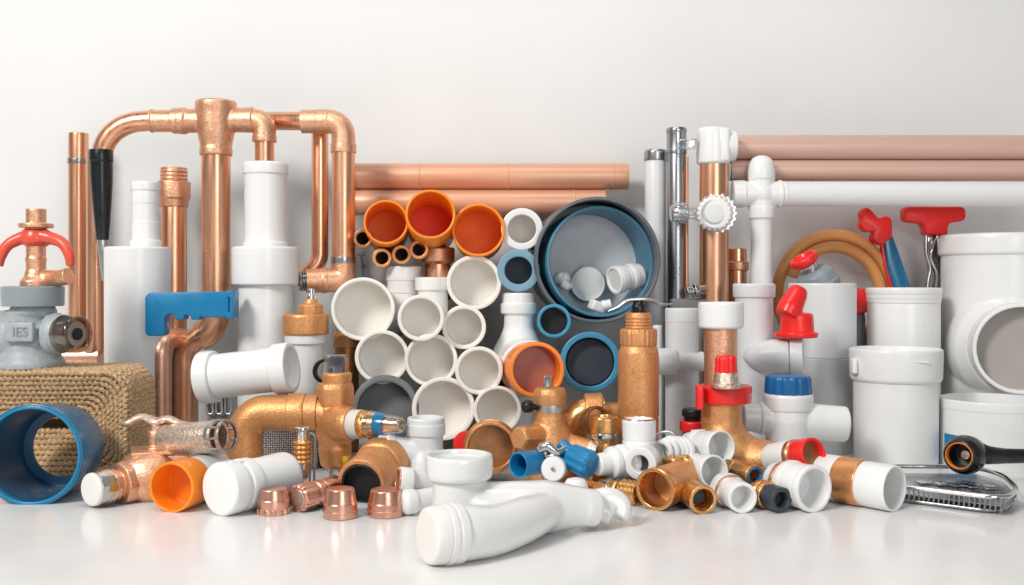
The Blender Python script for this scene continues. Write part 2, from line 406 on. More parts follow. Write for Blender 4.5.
# copper manifold
d = 1.97
t = thing('copper_manifold', 'tall copper tee with hammered fittings, arched left arm and black spray nozzle', 'pipework')
b = MB()
b.V(216, d, [(156, 13), (156, 16), (149, 16.2), (147, 15.4), (143, 16), (134, 18), (124, 19), (113, 19.5), (107, 20.5), (103, 20.5), (101, 19), (101, 0)], b=1)
b.C(W(254, 120, d), W(179, 121, d), [(0, 9), (0, 13), (.12, 12.4), (.3, 12), (.72, 12), (.9, 12), (.9, 13.4), (1, 13.4), (1, 9)], b=.8)
part(t, 'tee', 'copper_cast', fuse(b, .0016, 3))
b = MB(); b.C(W(182, 121, d), W(151, 121, d), [(0, 9), (0, 12.8), (.28, 12.8), (.3, 11), (.92, 11), (.93, 11.8), (1, 11.8), (1, 9)], b=.5); part(t, 'coupling', 'copper_cast', b)
b = MB(); b.wavy([W(160, 121, d), W(146, 121, d), W(133, 122.5, d), W(121, 127, d), W(111, 135, d), W(104.5, 145, d), W(101.5, 157, d)], M(10.3, d), n=28); part(t, 'arched_arm', 'copper', b)
b = MB(); b.C(W(101, 150, d - .004), W(102.5, 240, d - .004), [(0, 0), (0, 11.6), (.12, 11.8), (.13, 11.2), (.35, 10.8), (.75, 8), (1, 6), (1, 0)], b=.6); nz = part(t, 'nozzle', 'black', b)
b = MB(); b.C(W(102.5, 238, d - .004), W(103.4, 281, d - .004), [(0, 0), (0, 5), (.2, 4.8), (1, 1.6), (1, 0)], b=.4); part(nz, 'tip', 'steel_tip', b)
b = MB(); b.tube([W(216, 150, d), W(216, 331, d), W(184, 343, d), W(184, gy(d) - 1, d)], [M(14.2, d), M(14, d), M(11.6, d), M(11.6, d)], M(17, d), n=30); part(t, 'riser', 'copper', b)
b = MB(); b.tube([W(236, 120.5, d), W(264.5, 120.5, d), W(264.5, 140, d)], [M(11.4, d)] * 3, M(15, d))
b.V(264.5, d, [(142, 9), (142, 12), (136, 12), (136, 9)], b=.4)
part(t, 'elbow', 'copper_cast', b)
b = MB(); b.V(264.5, d, [(168, 9.6), (138, 9.6)], b=0); part(t, 'drop_pipe', 'copper', b)

d = 1.98
t = thing('copper_pipe_loop', 'copper pipe loop with large right-hand elbow and grey band, ending above the brass cap', 'pipework')
b = MB(); b.tube([W(262, 121, d + .04), W(308, 121, d)], M(9.4, d)); part(t, 'cross_pipe', 'copper', b)
b = MB(); b.tube([W(302, 121.5, d), W(343.5, 121.5, d), W(343.5, 152, d)], M(11.8, d), M(26, d), n=30)
b.C(W(302, 121.5, d), W(330, 121.5, d), [(0, 8), (0, 10.8), (.06, 11.2), (.5, 11.2), (.55, 12.2), (.95, 12.2), (1, 11)], b=.5)
b.V(343.5, d, [(153, 10), (153, 12.8), (144, 12.8), (143, 10)], b=.5)
part(t, 'elbow', 'copper_cast', b)
b = MB(); b.V(343.5, d, [(262, 11.6), (150, 11.6)], b=0); part(t, 'riser', 'copper', b)
b = MB(); b.V(343.5, d, [(263.5, 11), (263.5, 12.3), (257, 12.3), (257, 11)], b=.3); part(t, 'band', 'steel', b)
b = MB(); b.tube([W(343.5, 262, d), W(343.5, 280, d), W(306, 281, d - .02)], M(12, d), M(17, d), n=30)
b.C(W(326, 280.5, d - .01), W(309, 281, d - .02), [(0, 10), (0, 12.8), (.25, 12.8), (.3, 12), (1, 12)], b=.5); part(t, 'foot_elbow', 'copper_cast', b)
b = MB(); b.C(W(311, 281, d - .018), W(299, 281, d - .025), [(0, 11)] + [(i / 12 + .02, 10.6 if i % 2 else 9.4) for i in range(1, 11)] + [(1, 10), (1, 7), (.6, 6), (.6, 0)], b=.2); part(t, 'threaded_end', 'steel', b)
b = MB(); b.tube([W(320, 124, d + .05), W(320, 262, d + .05), W(296, 284, d + .04)], M(8.6, d), M(9, d)); part(t, 'return_pipe', 'copper', b)

d = 2.06
t = thing('copper_pipe', 'copper pipe with threaded union on top, right of the white capped container', 'pipe', 'upright copper pipes')
b = MB(); b.V(174, d, [(gy(d), 0), (gy(d), 12.4), (206, 12.4), (206, 0)]); part(t, 'pipe', 'copper', b)
b = MB(); b.V(174, d, [(207, 12), (207, 14), (200, 14.5), (198, 16), (182, 16.2), (181, 13.4)] + thread(181, 170, 13.4, 3, .05) + [(168, 13), (168, 0)], b=.5); part(t, 'union', 'copper_cast', b)
d = 1.91
b = MB(); b.tube([W(161, gy(d) - 1, d), W(161, 339, d), W(188, 338, d + .09), W(188, gy(d + .09) - 1, d + .09)], M(10.6, d), M(17, d), n=30)
single('copper_bend', 'copper U bend standing at the right edge of the basket', 'pipe', 'copper_pink', b)

d = 1.93
t = thing('white_container', 'white round container with narrow capped neck, behind the basket', 'container')
b = MB(); b.V(138, d, [(gy(d), 0), (gy(d), 31.5), (249, 32), (247.2, 31), (247.2, 0)]); part(t, 'barrel', 'white', b)
b = MB(); b.V(145.5, d, [(248, 0), (248, 15.5), (241, 15.5), (240, 13.4), (222, 13.4), (221.6, 13), (204, 13), (203.6, 13.4), (191, 13.4), (190, 12), (188, 12)], b=.5); part(t, 'neck', 'white', b)
b = MB(); b.V(145.5, d, [(191, 12), (191, 14.2), (183, 14.2), (182, 13), (182, 0)], b=.6); part(t, 'cap', 'white', b)

d = 1.84
t = thing('blue_clip_bracket', 'flat blue plastic bracket with notched lower edge hooked over the copper pipes', 'bracket')
ol = [(148, 297), (152, 292.5), (231, 291.5), (231, 317), (204, 317), (203, 315), (202, 319.5), (194, 319.5), (193, 315), (187, 315), (186, 319.5), (178, 319.5), (177, 314), (171, 314), (167.5, 317), (167.5, 333), (165, 335.5), (151, 335.5), (148, 333)]
b = MB(); b.prism(ol, d - .012, d + .02, .0018); part(t, 'plate', 'blue_bright', b)
b = MB(); b.prism([(229, 291), (236, 290), (236, 318), (229, 318.5), (229, 313), (232.5, 312), (232.5, 297), (229, 297)], d - .016, d + .024, .001); part(t, 'end_channel', 'blue_bright', b)

d = 1.93
t = thing('white_drain_pipe', 'tall white drain pipe with wide socket, fed by the copper elbow', 'pipe')
b = MB(); b.V(265.5, d, [(248, 22.5), (243, 22.5), (242, 21), (236, 20.8), (175, 20.8), (174.4, 22.2), (165, 22.4), (163, 21.4), (163, 0)]); part(t, 'neck', 'white', b)
b = MB(); b.V(265.5, d, [(286, 26), (284.6, 32.5), (283, 33), (249, 33), (247, 32), (247, 22)]); part(t, 'socket', 'white', b)
b = MB(); b.V(265.5, d, [(gy(d), 0), (gy(d), 27), (284, 27), (284, 0)]); part(t, 'pipe', 'white', b)

t = thing('white_pipe_piece', 'short white pipe with a collar at both ends lying on the brass elbow', 'pipe')
A, B = W(202, 378, 1.70), W(292, 367.5, 1.68)
b = MB(); b.C(A, B, [(.1, 22.4), (.9, 22)], b=0); part(t, 'pipe', 'white', b)
b = MB(); b.C(A, B, [(0, 0), (0, 26), (.02, 26.6), (.15, 26.2), (.16, 25.4), (.16, 21)], b=.8); part(t, 'collar', 'white', b)
b = MB(); b.C(B, A, [(.15, 0), (.15, 20), (0, 20), (0, 24.6), (.02, 25.4), (.17, 25.4), (.18, 24.6), (.18, 20)], b=.8); part(t, 'collar', 'white', b)

d = 1.84
t = thing('white_pipe_with_brass_cap', 'upright white pipe closed by a wide brass cap, left of the pipe stack', 'pipe')
b = MB(); b.V(305.5, d, [(gy(d), 0), (gy(d), 17), (344, 17.5), (343, 20.5), (334, 20.5), (334, 0)]); part(t, 'pipe', 'white', b)
b = MB(); b.V(305.5, d, [(334.5, 0), (334.5, 22), (333, 23), (316, 23), (314, 22), (313.8, 0)]); cp = part(t, 'brass_cap', 'bronze', b)
b = MB(); b.V(311, d, [(315, 12), (305.5, 12.4), (304, 11), (303.5, 7.5), (299, 6), (298, 0)], b=.5); part(cp, 'boss', 'bronze', b)
b = MB(); b.V(311, d, [(299, 5), (295, 4.6), (294, 3.4), (289, 3.4), (288, 0)], b=.3); part(cp, 'stub', 'chrome', b)

d = 1.95
t = thing('copper_pipe', 'short brown copper pipe with collar behind the brass valve assembly', 'pipe', 'upright copper pipes')
b = MB(); b.V(347, d, [(gy(d), 0), (gy(d), 12), (340, 12), (340, 0)]); part(t, 'pipe', 'brass_dark', b)
b = MB(); b.V(347, d, [(347, 12), (347, 13.6), (336, 13.8), (332, 12.6), (331, 11), (336, 10), (336, 0)]); part(t, 'collar', 'bronze', b)

# ================================================================ brass assembly
d = 1.66
t = thing('brass_valve_assembly', 'large brass elbow joined to a cross valve with clear blue-banded tip', 'valve')
b = MB(); b.tube([W(245, gy(d) - .5, d), W(245, 412.5, d), W(318, 412.5, d)], M(17.6, d), M(22, d), n=36)
b.V(245, d, [(gy(d), 0), (gy(d), 18.6), (474, 18.6), (472, 17)], b=.8)
part(t, 'elbow', 'bronze', b)
b = MB(); b.C(W(289, 412.5, d), W(306, 412.5, d), [(0, 17), (0, 19), (.15, 19.4), (.85, 19.4), (1, 18.6), (1, 15)]); part(t, 'collar', 'bronze', b)
b = MB()
b.V(335, d, [(467, 0), (467, 12), (464, 14.5), (448, 17), (444, 16), (436, 19), (420, 20.5), (408, 18.5), (404, 17), (404, 0)], b=2)
b.C(W(304, 412.5, d), W(338, 414, d), [(0, 14), (.3, 15.5), (1, 18)], b=1)
b.C(W(332, 422, d), W(350, 424, d - .05), [(0, 18), (.6, 18), (1, 15.5)], b=1.5)
part(t, 'valve_body', 'bronze', fuse(b, .0016, 4))
b = MB(); b.V(335, d, [(406, 17), (405, 19), (388, 19), (383, 17.5), (382.5, 14)], b=.8, mod=hexa(6, .35)); part(t, 'nut', 'bronze', b)
b = MB(); b.V(337, d, [(384, 14), (374, 14.8), (372, 13), (372, 0)]); part(t, 'shoulder', 'bronze', b)
b = MB(); b.V(336.5, d, [(373.5, 0), (373.5, 9), (358, 8.4), (357, 7.6), (357, 0)], mod=hexa(4, .5)); kn = part(t, 'cap_core', 'slate', b)
b = MB(); b.V(336.5, d, [(374, 0), (374, 12.4), (358, 11.8), (354.5, 10), (354.5, 0)], b=1.2, mod=hexa(4, .5)); part(t, 'clear_cap', 'clear', b)
A, B = W(346, 424, d - .045), W(402, 425, d - .09)
b = MB(); b.C(A, B, [(.0, 16.8), (.06, 17.2), (.12, 16.6), (.12, 12)], b=.5); part(t, 'nut', 'bronze', b)
b = MB(); b.C(A, B, [(.1, 12), (.1, 14.6), (.3, 14.6), (.3, 11)], b=.5); part(t, 'white_ring', 'beige', b)
b = MB(); b.C(A, B, [(.26, 11), (.28, 14), (.37, 14), (.4, 12), (.48, 12.4), (.9, 5.6), (.9, 0)], b=.8); part(t, 'tip_core', 'brass', b)
b = MB(); b.C(A, B, [(.42, 13), (.46, 14), (.98, 7.6), (1, 6.4), (1, 5), (.45, 12.5)], b=.5, closed=True); tp = part(t, 'clear_tip', 'clear', b)
b = MB(); b.ring(A.lerp(B, .55), A.lerp(B, .98), 12.9, 12.2, b=.2) ; b.bm.free()
b = MB(); b.C(A, B, [(.58, 12.9), (.74, 10.9), (.74, 10.2), (.58, 12.2)], b=.2, closed=True); part(tp, 'blue_band', 'blue', b)
b = MB(); b.V(335, d, [(gy(d), 0), (gy(d), 8), (476, 8.4), (474, 11), (466, 11.4), (465, 8)], b=.5, mod=hexa(6, .4)); part(t, 'foot', 'chrome', b)
b = MB(); b.V(346, d - .02, [(466, 0), (466, 3), (460, 4.5), (456, 3.5), (456, 0)], b=.8); part(t, 'yellow_tag', 'yellow', b)

d = 1.76
b = MB(); b.ring(W(325, 371, d), W(327, 371, d + .02), 12.5, 9.5, b=.6); b.box(Vector((W(323, 0, d).x, d + .012, W(0, 386, d).z / 2)), (.012, .012, W(0, 386, d).z), None, .002)
single('dark_pipe_ring', 'dark blue-black ring half hidden behind the clear cap of the brass valve', 'ring', 'black', b)
d = 1.58
t = thing('small_brass_valve', 'small brass valve with silver top in front of the perforated box', 'valve')
b = MB(); b.V(302, d, [(gy(d), 0), (gy(d), 9), (463, 9.4), (462, 7)], b=.6, mod=hexa(6, .3)); part(t, 'base', 'chrome', b)
b = MB(); b.V(302, d, [(466, 8)] + thread(464, 440, 9.6, 5, .14) + [(439, 8), (439, 0)], b=.2); part(t, 'threads', 'brass', b)
b = MB(); b.V(302, d, [(440, 6.6), (431, 6.2), (430, 8), (427, 7.6), (426.5, 0)], b=.5); part(t, 'top', 'chrome', b)
b = MB(); b.tube([W(314, gy(d) - 1, d), W(315, 434, d), W(305, 433, d)], M(1.3, d), M(4, d), n=10); part(t, 'bail', 'steel', b)

d = 1.76
t = thing('perforated_box', 'dark grey box with perforated front under the brass elbow', 'box')
b = MB(); a, c = W(256, 424, d), W(318, gy(d), d)
b.box(Vector(((a.x + c.x) / 2, d + .035, a.z / 2 + .0)), (c.x - a.x, .07, a.z), bev=.004); part(t, 'shell', 'mesh_grey', b)
b = MB(); b.box(Vector(((a.x + c.x) / 2, d + .034, a.z - .003)), (c.x - a.x + .004, .076, .008), bev=.002); part(t, 'lid', 'dark_grey', b)
d = 1.80
t = thing('steel_bracket', 'small steel clip bracket below the lying white pipe', 'bracket')
b = MB(); b.box(W(218, 418, d) * 1.0, (M(20, d), .012, M(52, d)), bev=.003)
b.box(Vector((W(218, 0, d).x, d - .004, .006)), (M(34, d), .05, .012), bev=.003); part(t, 'plate', 'dark_grey', b)
b = MB()
for x in (210, 219, 228): b.tube([W(x - 3, 392, d - .008), W(x - 3, 414, d - .014), W(x + 3, 414, d - .014), W(x + 3, 396, d - .008)], M(1.2, d), M(2.5, d), n=10)
part(t, 'spring_clip', 'steel', b)

# ================================================================ front left
t = thing('blue_pipe_sleeve', 'wide dark blue pipe sleeve lying open in front of the basket', 'pipe')
A, B = lay(31, 1.485, 48.5), lay(64, 1.60, 42)
b = MB(); b.C(A, B, [(0, 49.5), (0, 46), (.5, 43), (.94, 40), (.95, 31), (1, 31), (1, 41), (.93, 43.5), (.5, 46.8)], b=1.2, closed=True, n=64); part(t, 'sleeve', 'blue', b)
b = MB(); b.C(A, B, [(.05, 45.6), (.05, 44.9), (.5, 42), (.93, 39), (.935, 31), (.945, 31), (.94, 39.8), (.5, 42.8)], b=.2, closed=True, n=64); part(t, 'lining', 'blue_shaded', b)  # added inner skin, the shade inside the sleeve put into its darker blue
b = MB(); b.ring(A - (B - A) * .012, A.lerp(B, .1), 49.4, 46.2, b=1.2); part(t, 'lip', 'blue_lip', b)

t = thing('copper_gate_valve', 'copper gate valve lying on the table with clear-capped end and silver wing handle', 'valve')
A, B = W(90, 490, 1.455), W(130, 482, 1.51)
b = MB(); b.C(A, B, [(.06, 15.6), (.1, 17), (.42, 18.4), (.46, 17.6), (.46, 16.6), (.1, 16)], b=.5, closed=True); part(t, 'clear_cap', 'clear', b)
b = MB(); b.C(A, B, [(0, 0), (0, 15), (.04, 16.4), (.1, 16.4), (.12, 15.4), (.34, 15.4), (.34, 0)], b=.6); part(t, 'plug', 'white_warm', b)
b = MB(); b.ring(A.lerp(B, .30), A.lerp(B, .40), 17.2, 14, b=.6); part(t, 'yellow_ring', 'amber', b)
b = MB(); b.C(A, B, [(.40, 0), (.40, 16), (.58, 17), (.6, 15), (.66, 15), (.68, 22), (.98, 23.5), (1, 20), (1, 0)], b=1, mod=hexa(8, .45)); part(t, 'nut', 'copper_cast', b)
b = MB()
b.ball(W(147, 478, 1.525), M(30, 1.53), (1.1, .9, .95))
b.C(W(128, 484, 1.52), W(186, 473, 1.58), [(0, 24), (.3, 25), (.8, 22), (1, 18)], b=2)
b.C(W(152, 478, 1.545), W(152, 452, 1.545), [(0, 24), (.6, 20), (1, 18)], b=1)
b.box(Vector((W(155, 0, 1.545).x, 1.545, .008)), (.06, .05, .016), bev=.004)
part(t, 'valve_body', 'copper_cast', fuse(b, .0018, 4))
b = MB(); rot = Matrix.Rotation(.35, 3, 'Z')
b.box(W(162, 458, 1.55), (M(50, 1.55), .062, M(12, 1.55)), rot, .003); b.box(W(162, 450, 1.55), (M(58, 1.55), .07, M(4, 1.55)), rot, .002); part(t, 'flange', 'copper_cast', b)
b = MB(); b.V(158, 1.55, [(450, 0), (450, 14), (446, 14), (445, 11.5), (437, 11), (436, 12), (430, 11), (428, 7), (424, 6), (424, 0)]); part(t, 'bonnet', 'copper_cast', b)
b = MB(); d = 1.55
b.wavy([W(122, 424, d - .012), W(130, 422, d - .012), W(142, 417, d - .006), (W(156, 422, d)), W(168, 419, d - .004), W(178, 423, d - .006), W(190, 424, d - .006)], [M(3.2, d), M(4.6, d), M(4.6, d), M(6, d), M(4.8, d), M(4, d), M(2.4, d)], flat=(1, 1.5, .8))
b.V(157, d, [(432, 0), (432, 8), (424, 7), (418, 5), (417, 0)], b=1)
part(t, 'wing_handle', 'silver_copper', fuse(b, .0012, 4))
A, B = W(228, 436, 1.50), W(166, 440, 1.545)
b = MB(); b.cup(A.lerp(B, .14), B, 16.2, 13.4, .5, b=.8); part(t, 'side_outlet', 'silver_copper', b)
b = MB(); b.ring(A, A.lerp(B, .05), 16.6, 14.4, b=.4); b.ring(A.lerp(B, .15), A.lerp(B, .22), 17.2, 14, b=.4)
for k in range(9):
    q = 2 * PI * k / 9; u, v = frame_of(B - A); o = (u * math.cos(q) + v * math.sin(q)) * M(16.2, 1.5)
    b.tube([A + o, A.lerp(B, .2) + o], M(1.3, 1.5), n=8)
part(t, 'cage_end', 'steel_tip', b)

t = thing('orange_pipe_piece', 'orange pipe piece with white sleeve lying on the table at the left', 'pipe')
A, Bm, B = lay(171, 1.432, 25), lay(190, 1.487, 24.5), lay(216, 1.545, 22)
b = MB(); b.cup(A, A.lerp(B, .40), 25, 22.2, .93, b=1); part(t, 'mouth', 'orange', b)
b = MB(); b.C(A.lerp(B, .38), B, [(0, 0), (0, 22), (.02, 22.8), (.97, 22.8), (1, 21.5), (1, 0)]); part(t, 'sleeve', 'white', b)

t = thing('white_bottle_pipe', 'white capped pipe lying on the table beside the orange pipe piece', 'pipe')
A, B = lay(219, 1.41, 26.5), lay(288, 1.515, 24.5)
b = MB(); b.C(A, B, [(.22, 0), (.22, 24.6), (.6, 23.6), (.9, 25), (.96, 24.4), (1, 22), (1, 0)], b=1.2); part(t, 'body', 'white', b)
b = MB(); b.C(A, B, [(0, 0), (0, 24.4), (.025, 26), (.2, 26.4), (.21, 25), (.26, 25), (.265, 26), (.4, 26), (.42, 24)], b=.8); cp = part(t, 'cap', 'white', b)
u, v = frame_of(B - A)
b = MB(); b.tube([A.lerp(B, .05) + Vector((.012, 0, M(26.4, 1.43) - .0028)), A.lerp(B, .2) + Vector((.012, 0, M(26.4, 1.45) - .0032))], M(2.5, 1.42), n=12); part(cp, 'latch', 'white', b)

# copper caps
G = 'small copper end caps in the front row'
def cap_upright(px, pyb, rt, rb, h, name, label, scallop):
    d = gd(pyb - 1.5)
    t = thing(name, label, 'cap', G)
    y0 = gy(d)
    if scallop:
        b = MB(); b.V(px, d, [(y0 - h * .2, 0), (y0 - h * .2, rb - .2), (y0 - h * .55, rb), (y0 - h * .58, rb - .6), (y0 - h + .8, rt), (y0 - h, rt - .7), (y0 - h, 0)], b=.8); part(t, 'cap', 'copper_cap', b)
        b = MB(); b.V(px, d, [(y0, 0), (y0, rb), (y0 - h * .22, rb), (y0 - h * .22, 0)], b=.5, n=96, mod=lobes(14, .05)); part(t, 'notched_skirt', 'copper_cap', b)
    else:
        b = MB(); b.V(px, d, [(y0, 0), (y0, rb - .8), (y0 - 1, rb), (y0 - h * .5, rb - .4), (y0 - h * .52, rb - 1), (y0 - h + .8, rt), (y0 - h, rt - .7), (y0 - h, 0)], b=.6); part(t, 'cap', 'copper_cap', b)
        b = MB(); b.V(px, d, [(y0 - h * .18, rb - .5), (y0 - h * .2, rb + .5), (y0 - h * .26, rb + .5), (y0 - h * .28, rb - .5)], b=.2); part(t, 'seam', 'copper_cap', b)
cap_upright(273.5, 514.5, 13.4, 16, 25, 'copper_end_cap', 'upright copper cap with notched skirt, leftmost of the front caps', True)
cap_upright(340.5, 518.5, 13.8, 17.2, 29, 'copper_end_cap', 'upright smooth copper cap right of the tipped-over one, nearest the camera', False)
cap_upright(386, 516.5, 15.6, 18.8, 26, 'copper_end_cap', 'wide upright copper cap next to the white elbow', False)
t = thing('copper_end_cap', 'copper cap tipped on its side with ribbed rim and copper pipe stub behind', 'cap', G)
A, B = lay(297, 1.432, 13.5), lay(334, 1.50, 13)
b = MB(); b.C(A, B, [(0, 0), (0, 12), (.05, 13.5), (.1, 13.6), (.3, 13.4), (.36, 13.4), (.36, 0)], b=.8, n=96, mod=lobes(12, .035)); part(t, 'cap', 'copper_cap', b)
b = MB(); b.C(A, A.lerp(B, .02), [(-.5, 0), (-.5, 9.5), (.3, 10), (.3, 0)], b=.5); part(t, 'cap_face', 'steel_tip', b)
b = MB(); b.C(A, B, [(.34, 0), (.34, 12), (.44, 12), (.45, 13.2), (.6, 13.2), (.62, 12), (.64, 13), (.9, 12.6), (.92, 11), (1, 11), (1, 0)], b=.5); part(t, 'pipe_stub', 'copper_cap', b)

t = thing('brass_coupling', 'brass coupling with black lined mouth leaning behind the copper caps', 'coupling')
A, B = W(361, 484, 1.49), W(388, 458, 1.60)
b = MB(); b.cup(A, A.lerp(B, .3), 25, 20, .98, b=1.2); b.C(A.lerp(B, .2), A.lerp(B, .62), [(0, 18), (.1, 24.5), (.9, 25.5), (1, 24)], b=.8, mod=hexa(6, .45)); part(t, 'nut', 'bronze', b)
b = MB(); b.C(A.lerp(B, .56), B, [(0, 20), (.1, 25.5), (.5, 27), (.9, 26), (1, 24), (1, 0)], b=1.2); part(t, 'body', 'bronze', b)
b = MB(); b.cup(A.lerp(B, -.01), A.lerp(B, .5), 20.4, 18, .5, b=.6); ln = part(t, 'black_liner', 'black', b)
b = MB(); b.C(A.lerp(B, .12), A.lerp(B, .22), [(0, 0), (0, 18.2), (1, 18.2), (1, 0)], b=0); part(ln, 'core', 'hole', b)
b = MB(); b.box(Vector((W(378, 0, 1.55).x, 1.56, M(9, 1.55))), (.03, .05, M(18, 1.55)), bev=.003); part(t, 'support_foot', 'brass_dark', b)
# ================================================================ the stack of pipe ends
d0 = 2.12
for (x0, x1, y, r, joints, lab) in ((352, 628, 176.5, 13, (420, 508, 612), 'upper copper coloured pipe lying along the wall, with three joints'),
                                   (352, 605, 202.5, 13, (380, 574), 'lower copper coloured pipe along the wall, cut shorter than the one above')):
    t = thing('long_copper_pipe', lab, 'pipe', 'copper coloured pipes along the left wall')
    A, B = W(x0, y, d0), W(x1, y, d0)
    b = MB(); b.C(A, B, [(0, 0), (0, r), (1, r), (1, r - 2), (.98, r - 2), (.98, 0)], b=.5); part(t, 'pipe', 'terracotta', b)
    for j in joints:
        b = MB(); b.ring(W(j - .8, y, d0), W(j + .8, y, d0), r + .5, r - .5, b=.3); part(t, 'joint', 'terracotta', b)

def radial(A, L, k=.85): return A + Vector((A.x / A.y * L * k, L, (A.z - H) / A.y * L * k))
def pipe_end(name, lab, group, px, py, ro, ri, d, L, m, core=None, deep=.96, drop=0, lip=None):
    t = thing(name, lab, 'pipe', group)
    A = W(px, py, d); B = radial(A, L) - Vector((0, 0, drop))
    b = MB(); b.cup(A, B, ro, ri, deep, b=1.1); part(t, 'pipe', m, b)
    if core:
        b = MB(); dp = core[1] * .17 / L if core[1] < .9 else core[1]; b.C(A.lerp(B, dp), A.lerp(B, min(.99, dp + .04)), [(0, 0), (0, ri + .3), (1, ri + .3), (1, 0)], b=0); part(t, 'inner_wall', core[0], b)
    if lip:
        b = MB(); b.ring(A - Vector((0, .002, 0)), A + Vector((0, .008, 0)), ro + lip, ri - .2, b=1); part(t, 'lip', m, b)
    return t
GO = 'orange pipe ends on top of the stack'
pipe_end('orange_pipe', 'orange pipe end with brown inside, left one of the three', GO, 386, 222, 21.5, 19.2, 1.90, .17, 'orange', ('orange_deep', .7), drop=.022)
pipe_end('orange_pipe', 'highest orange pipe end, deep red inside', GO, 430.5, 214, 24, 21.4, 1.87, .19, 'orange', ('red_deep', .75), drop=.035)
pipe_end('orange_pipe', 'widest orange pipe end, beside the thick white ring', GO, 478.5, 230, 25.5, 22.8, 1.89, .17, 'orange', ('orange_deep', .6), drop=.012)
GC = 'small copper tube ends under the orange pipes'
for px, py, lab in ((363, 238.5, 'small dark copper tube end left of the orange pipes'), (382, 258, 'small copper tube end, second from the left below the orange pipes'),
                    (401.5, 254.5, 'small copper tube end, third from the left below the orange pipes'), (419, 249.5, 'small copper tube end partly behind the copper collar')):
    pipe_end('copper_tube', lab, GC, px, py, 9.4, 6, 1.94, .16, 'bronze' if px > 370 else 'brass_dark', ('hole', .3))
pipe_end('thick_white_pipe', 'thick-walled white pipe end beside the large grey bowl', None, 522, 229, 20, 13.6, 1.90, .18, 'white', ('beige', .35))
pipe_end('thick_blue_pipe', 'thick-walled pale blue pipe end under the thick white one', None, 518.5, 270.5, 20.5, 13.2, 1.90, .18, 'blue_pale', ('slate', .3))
GW = 'white pipe ends stacked facing the camera'
def wp(px, py, ro, ri, d, L, lab, m='white_cream', core='cream', dp=.33, **k): pipe_end('white_pipe', lab, GW, px, py, ro, ri, d, L, m, None, deep=.065 / L)
wp(474, 282.5, 25.8, 21.8, 1.90, .25, 'white pipe end under the widest orange pipe', core='cream')
wp(464, 327, 21.2, 17.2, 1.85, .16, 'small white pipe end left of the white bent neck')
wp(382, 357, 25, 21.2, 1.83, .3, 'white pipe end above the dark grey pipe', core='cream')
wp(431, 360, 24.4, 20.8, 1.83, .32, 'white pipe end in the centre of the stack', core='cream')
wp(479, 370.5, 23.3, 19.2, 1.79, .12, 'white pipe end touching the orange mouthed elbow')
wp(443.5, 408.5, 29.2, 25, 1.79, .3, 'large white pipe end low in the stack above the white front trap', core='cream')
wp(497.5, 410, 23.3, 19.8, 1.78, .12, 'white pipe end above the brown ringed pipe', core='white_grey')
# two white tees: pipe end with a branch going up
t = thing('white_tee', 'big white pipe end with an upright socket branch behind, left edge of the stack', 'tee')
A = W(363, 309, 1.84); B = radial(A, .32)
b = MB(); b.cup(A, B, 29.2, 25.6, .2, b=1.2); pp = part(t, 'pipe', 'white_cream', b)
b = MB(); b.tube([W(404, 292, 1.985), W(404, 318, 1.985), W(370, 330, 1.97)], M(16, 1.98), M(18, 1.98), n=32); part(t, 'branch', 'white', b)
b = MB(); b.V(404, 1.985, [(294, 15), (293, 16.8), (281, 16.6), (280, 17.6), (267, 17.6), (266, 16.6), (266, 14), (275, 14), (275, 0)]); part(t, 'socket', 'white', b)
t = thing('white_tee', 'smaller white pipe end with a capped upright neck behind it', 'tee')
A = W(421, 318, 1.80); B = radial(A, .36)
b = MB(); b.cup(A, B, 21.3, 17.6, .17, b=1.1); pp = part(t, 'pipe', 'white_cream', b)
b = MB(); b.tube([W(433, 288, 1.93), W(433, 322, 1.93), W(424, 322, 1.88)], M(15, 1.93), M(10, 1.93), n=32); part(t, 'neck', 'white', b)
b = MB(); b.V(433, 1.93, [(291, 14), (290, 17.6), (278.5, 18), (277, 16.6), (277, 0)]); part(t, 'cap', 'white', b)
d = 2.0
t = thing('copper_collar_pipe', 'copper pipe end with wide collar standing behind the capped white neck', 'pipe')
b = MB(); b.V(437.5, d, [(300, 0), (300, 13), (263, 13), (263, 0)]); part(t, 'pipe', 'copper', b)
b = MB(); b.V(437.5, d, [(265, 12), (263, 15), (261, 17), (249, 17.4), (247.5, 16), (247.5, 13.5), (253, 13), (253, 0)]); part(t, 'collar', 'copper_cast', b)
b = MB(); b.box(W(360, 266, 2.1), (M(5.5, 2.1), .012, M(27, 2.1)), Matrix.Rotation(-.06, 3, 'Y'), .003)
b.box(W(361, 254, 2.1), (M(8, 2.1), .016, M(4, 2.1)), None, .002); b.box(W(360, 266, 2.14), (.008, .09, .008), None, .001)
single('dark_strip', 'thin dark grey strip below the small dark copper tube end', 'clip', 'dark_grey', b)  # narrow dark grey strip with a wider bar near its top

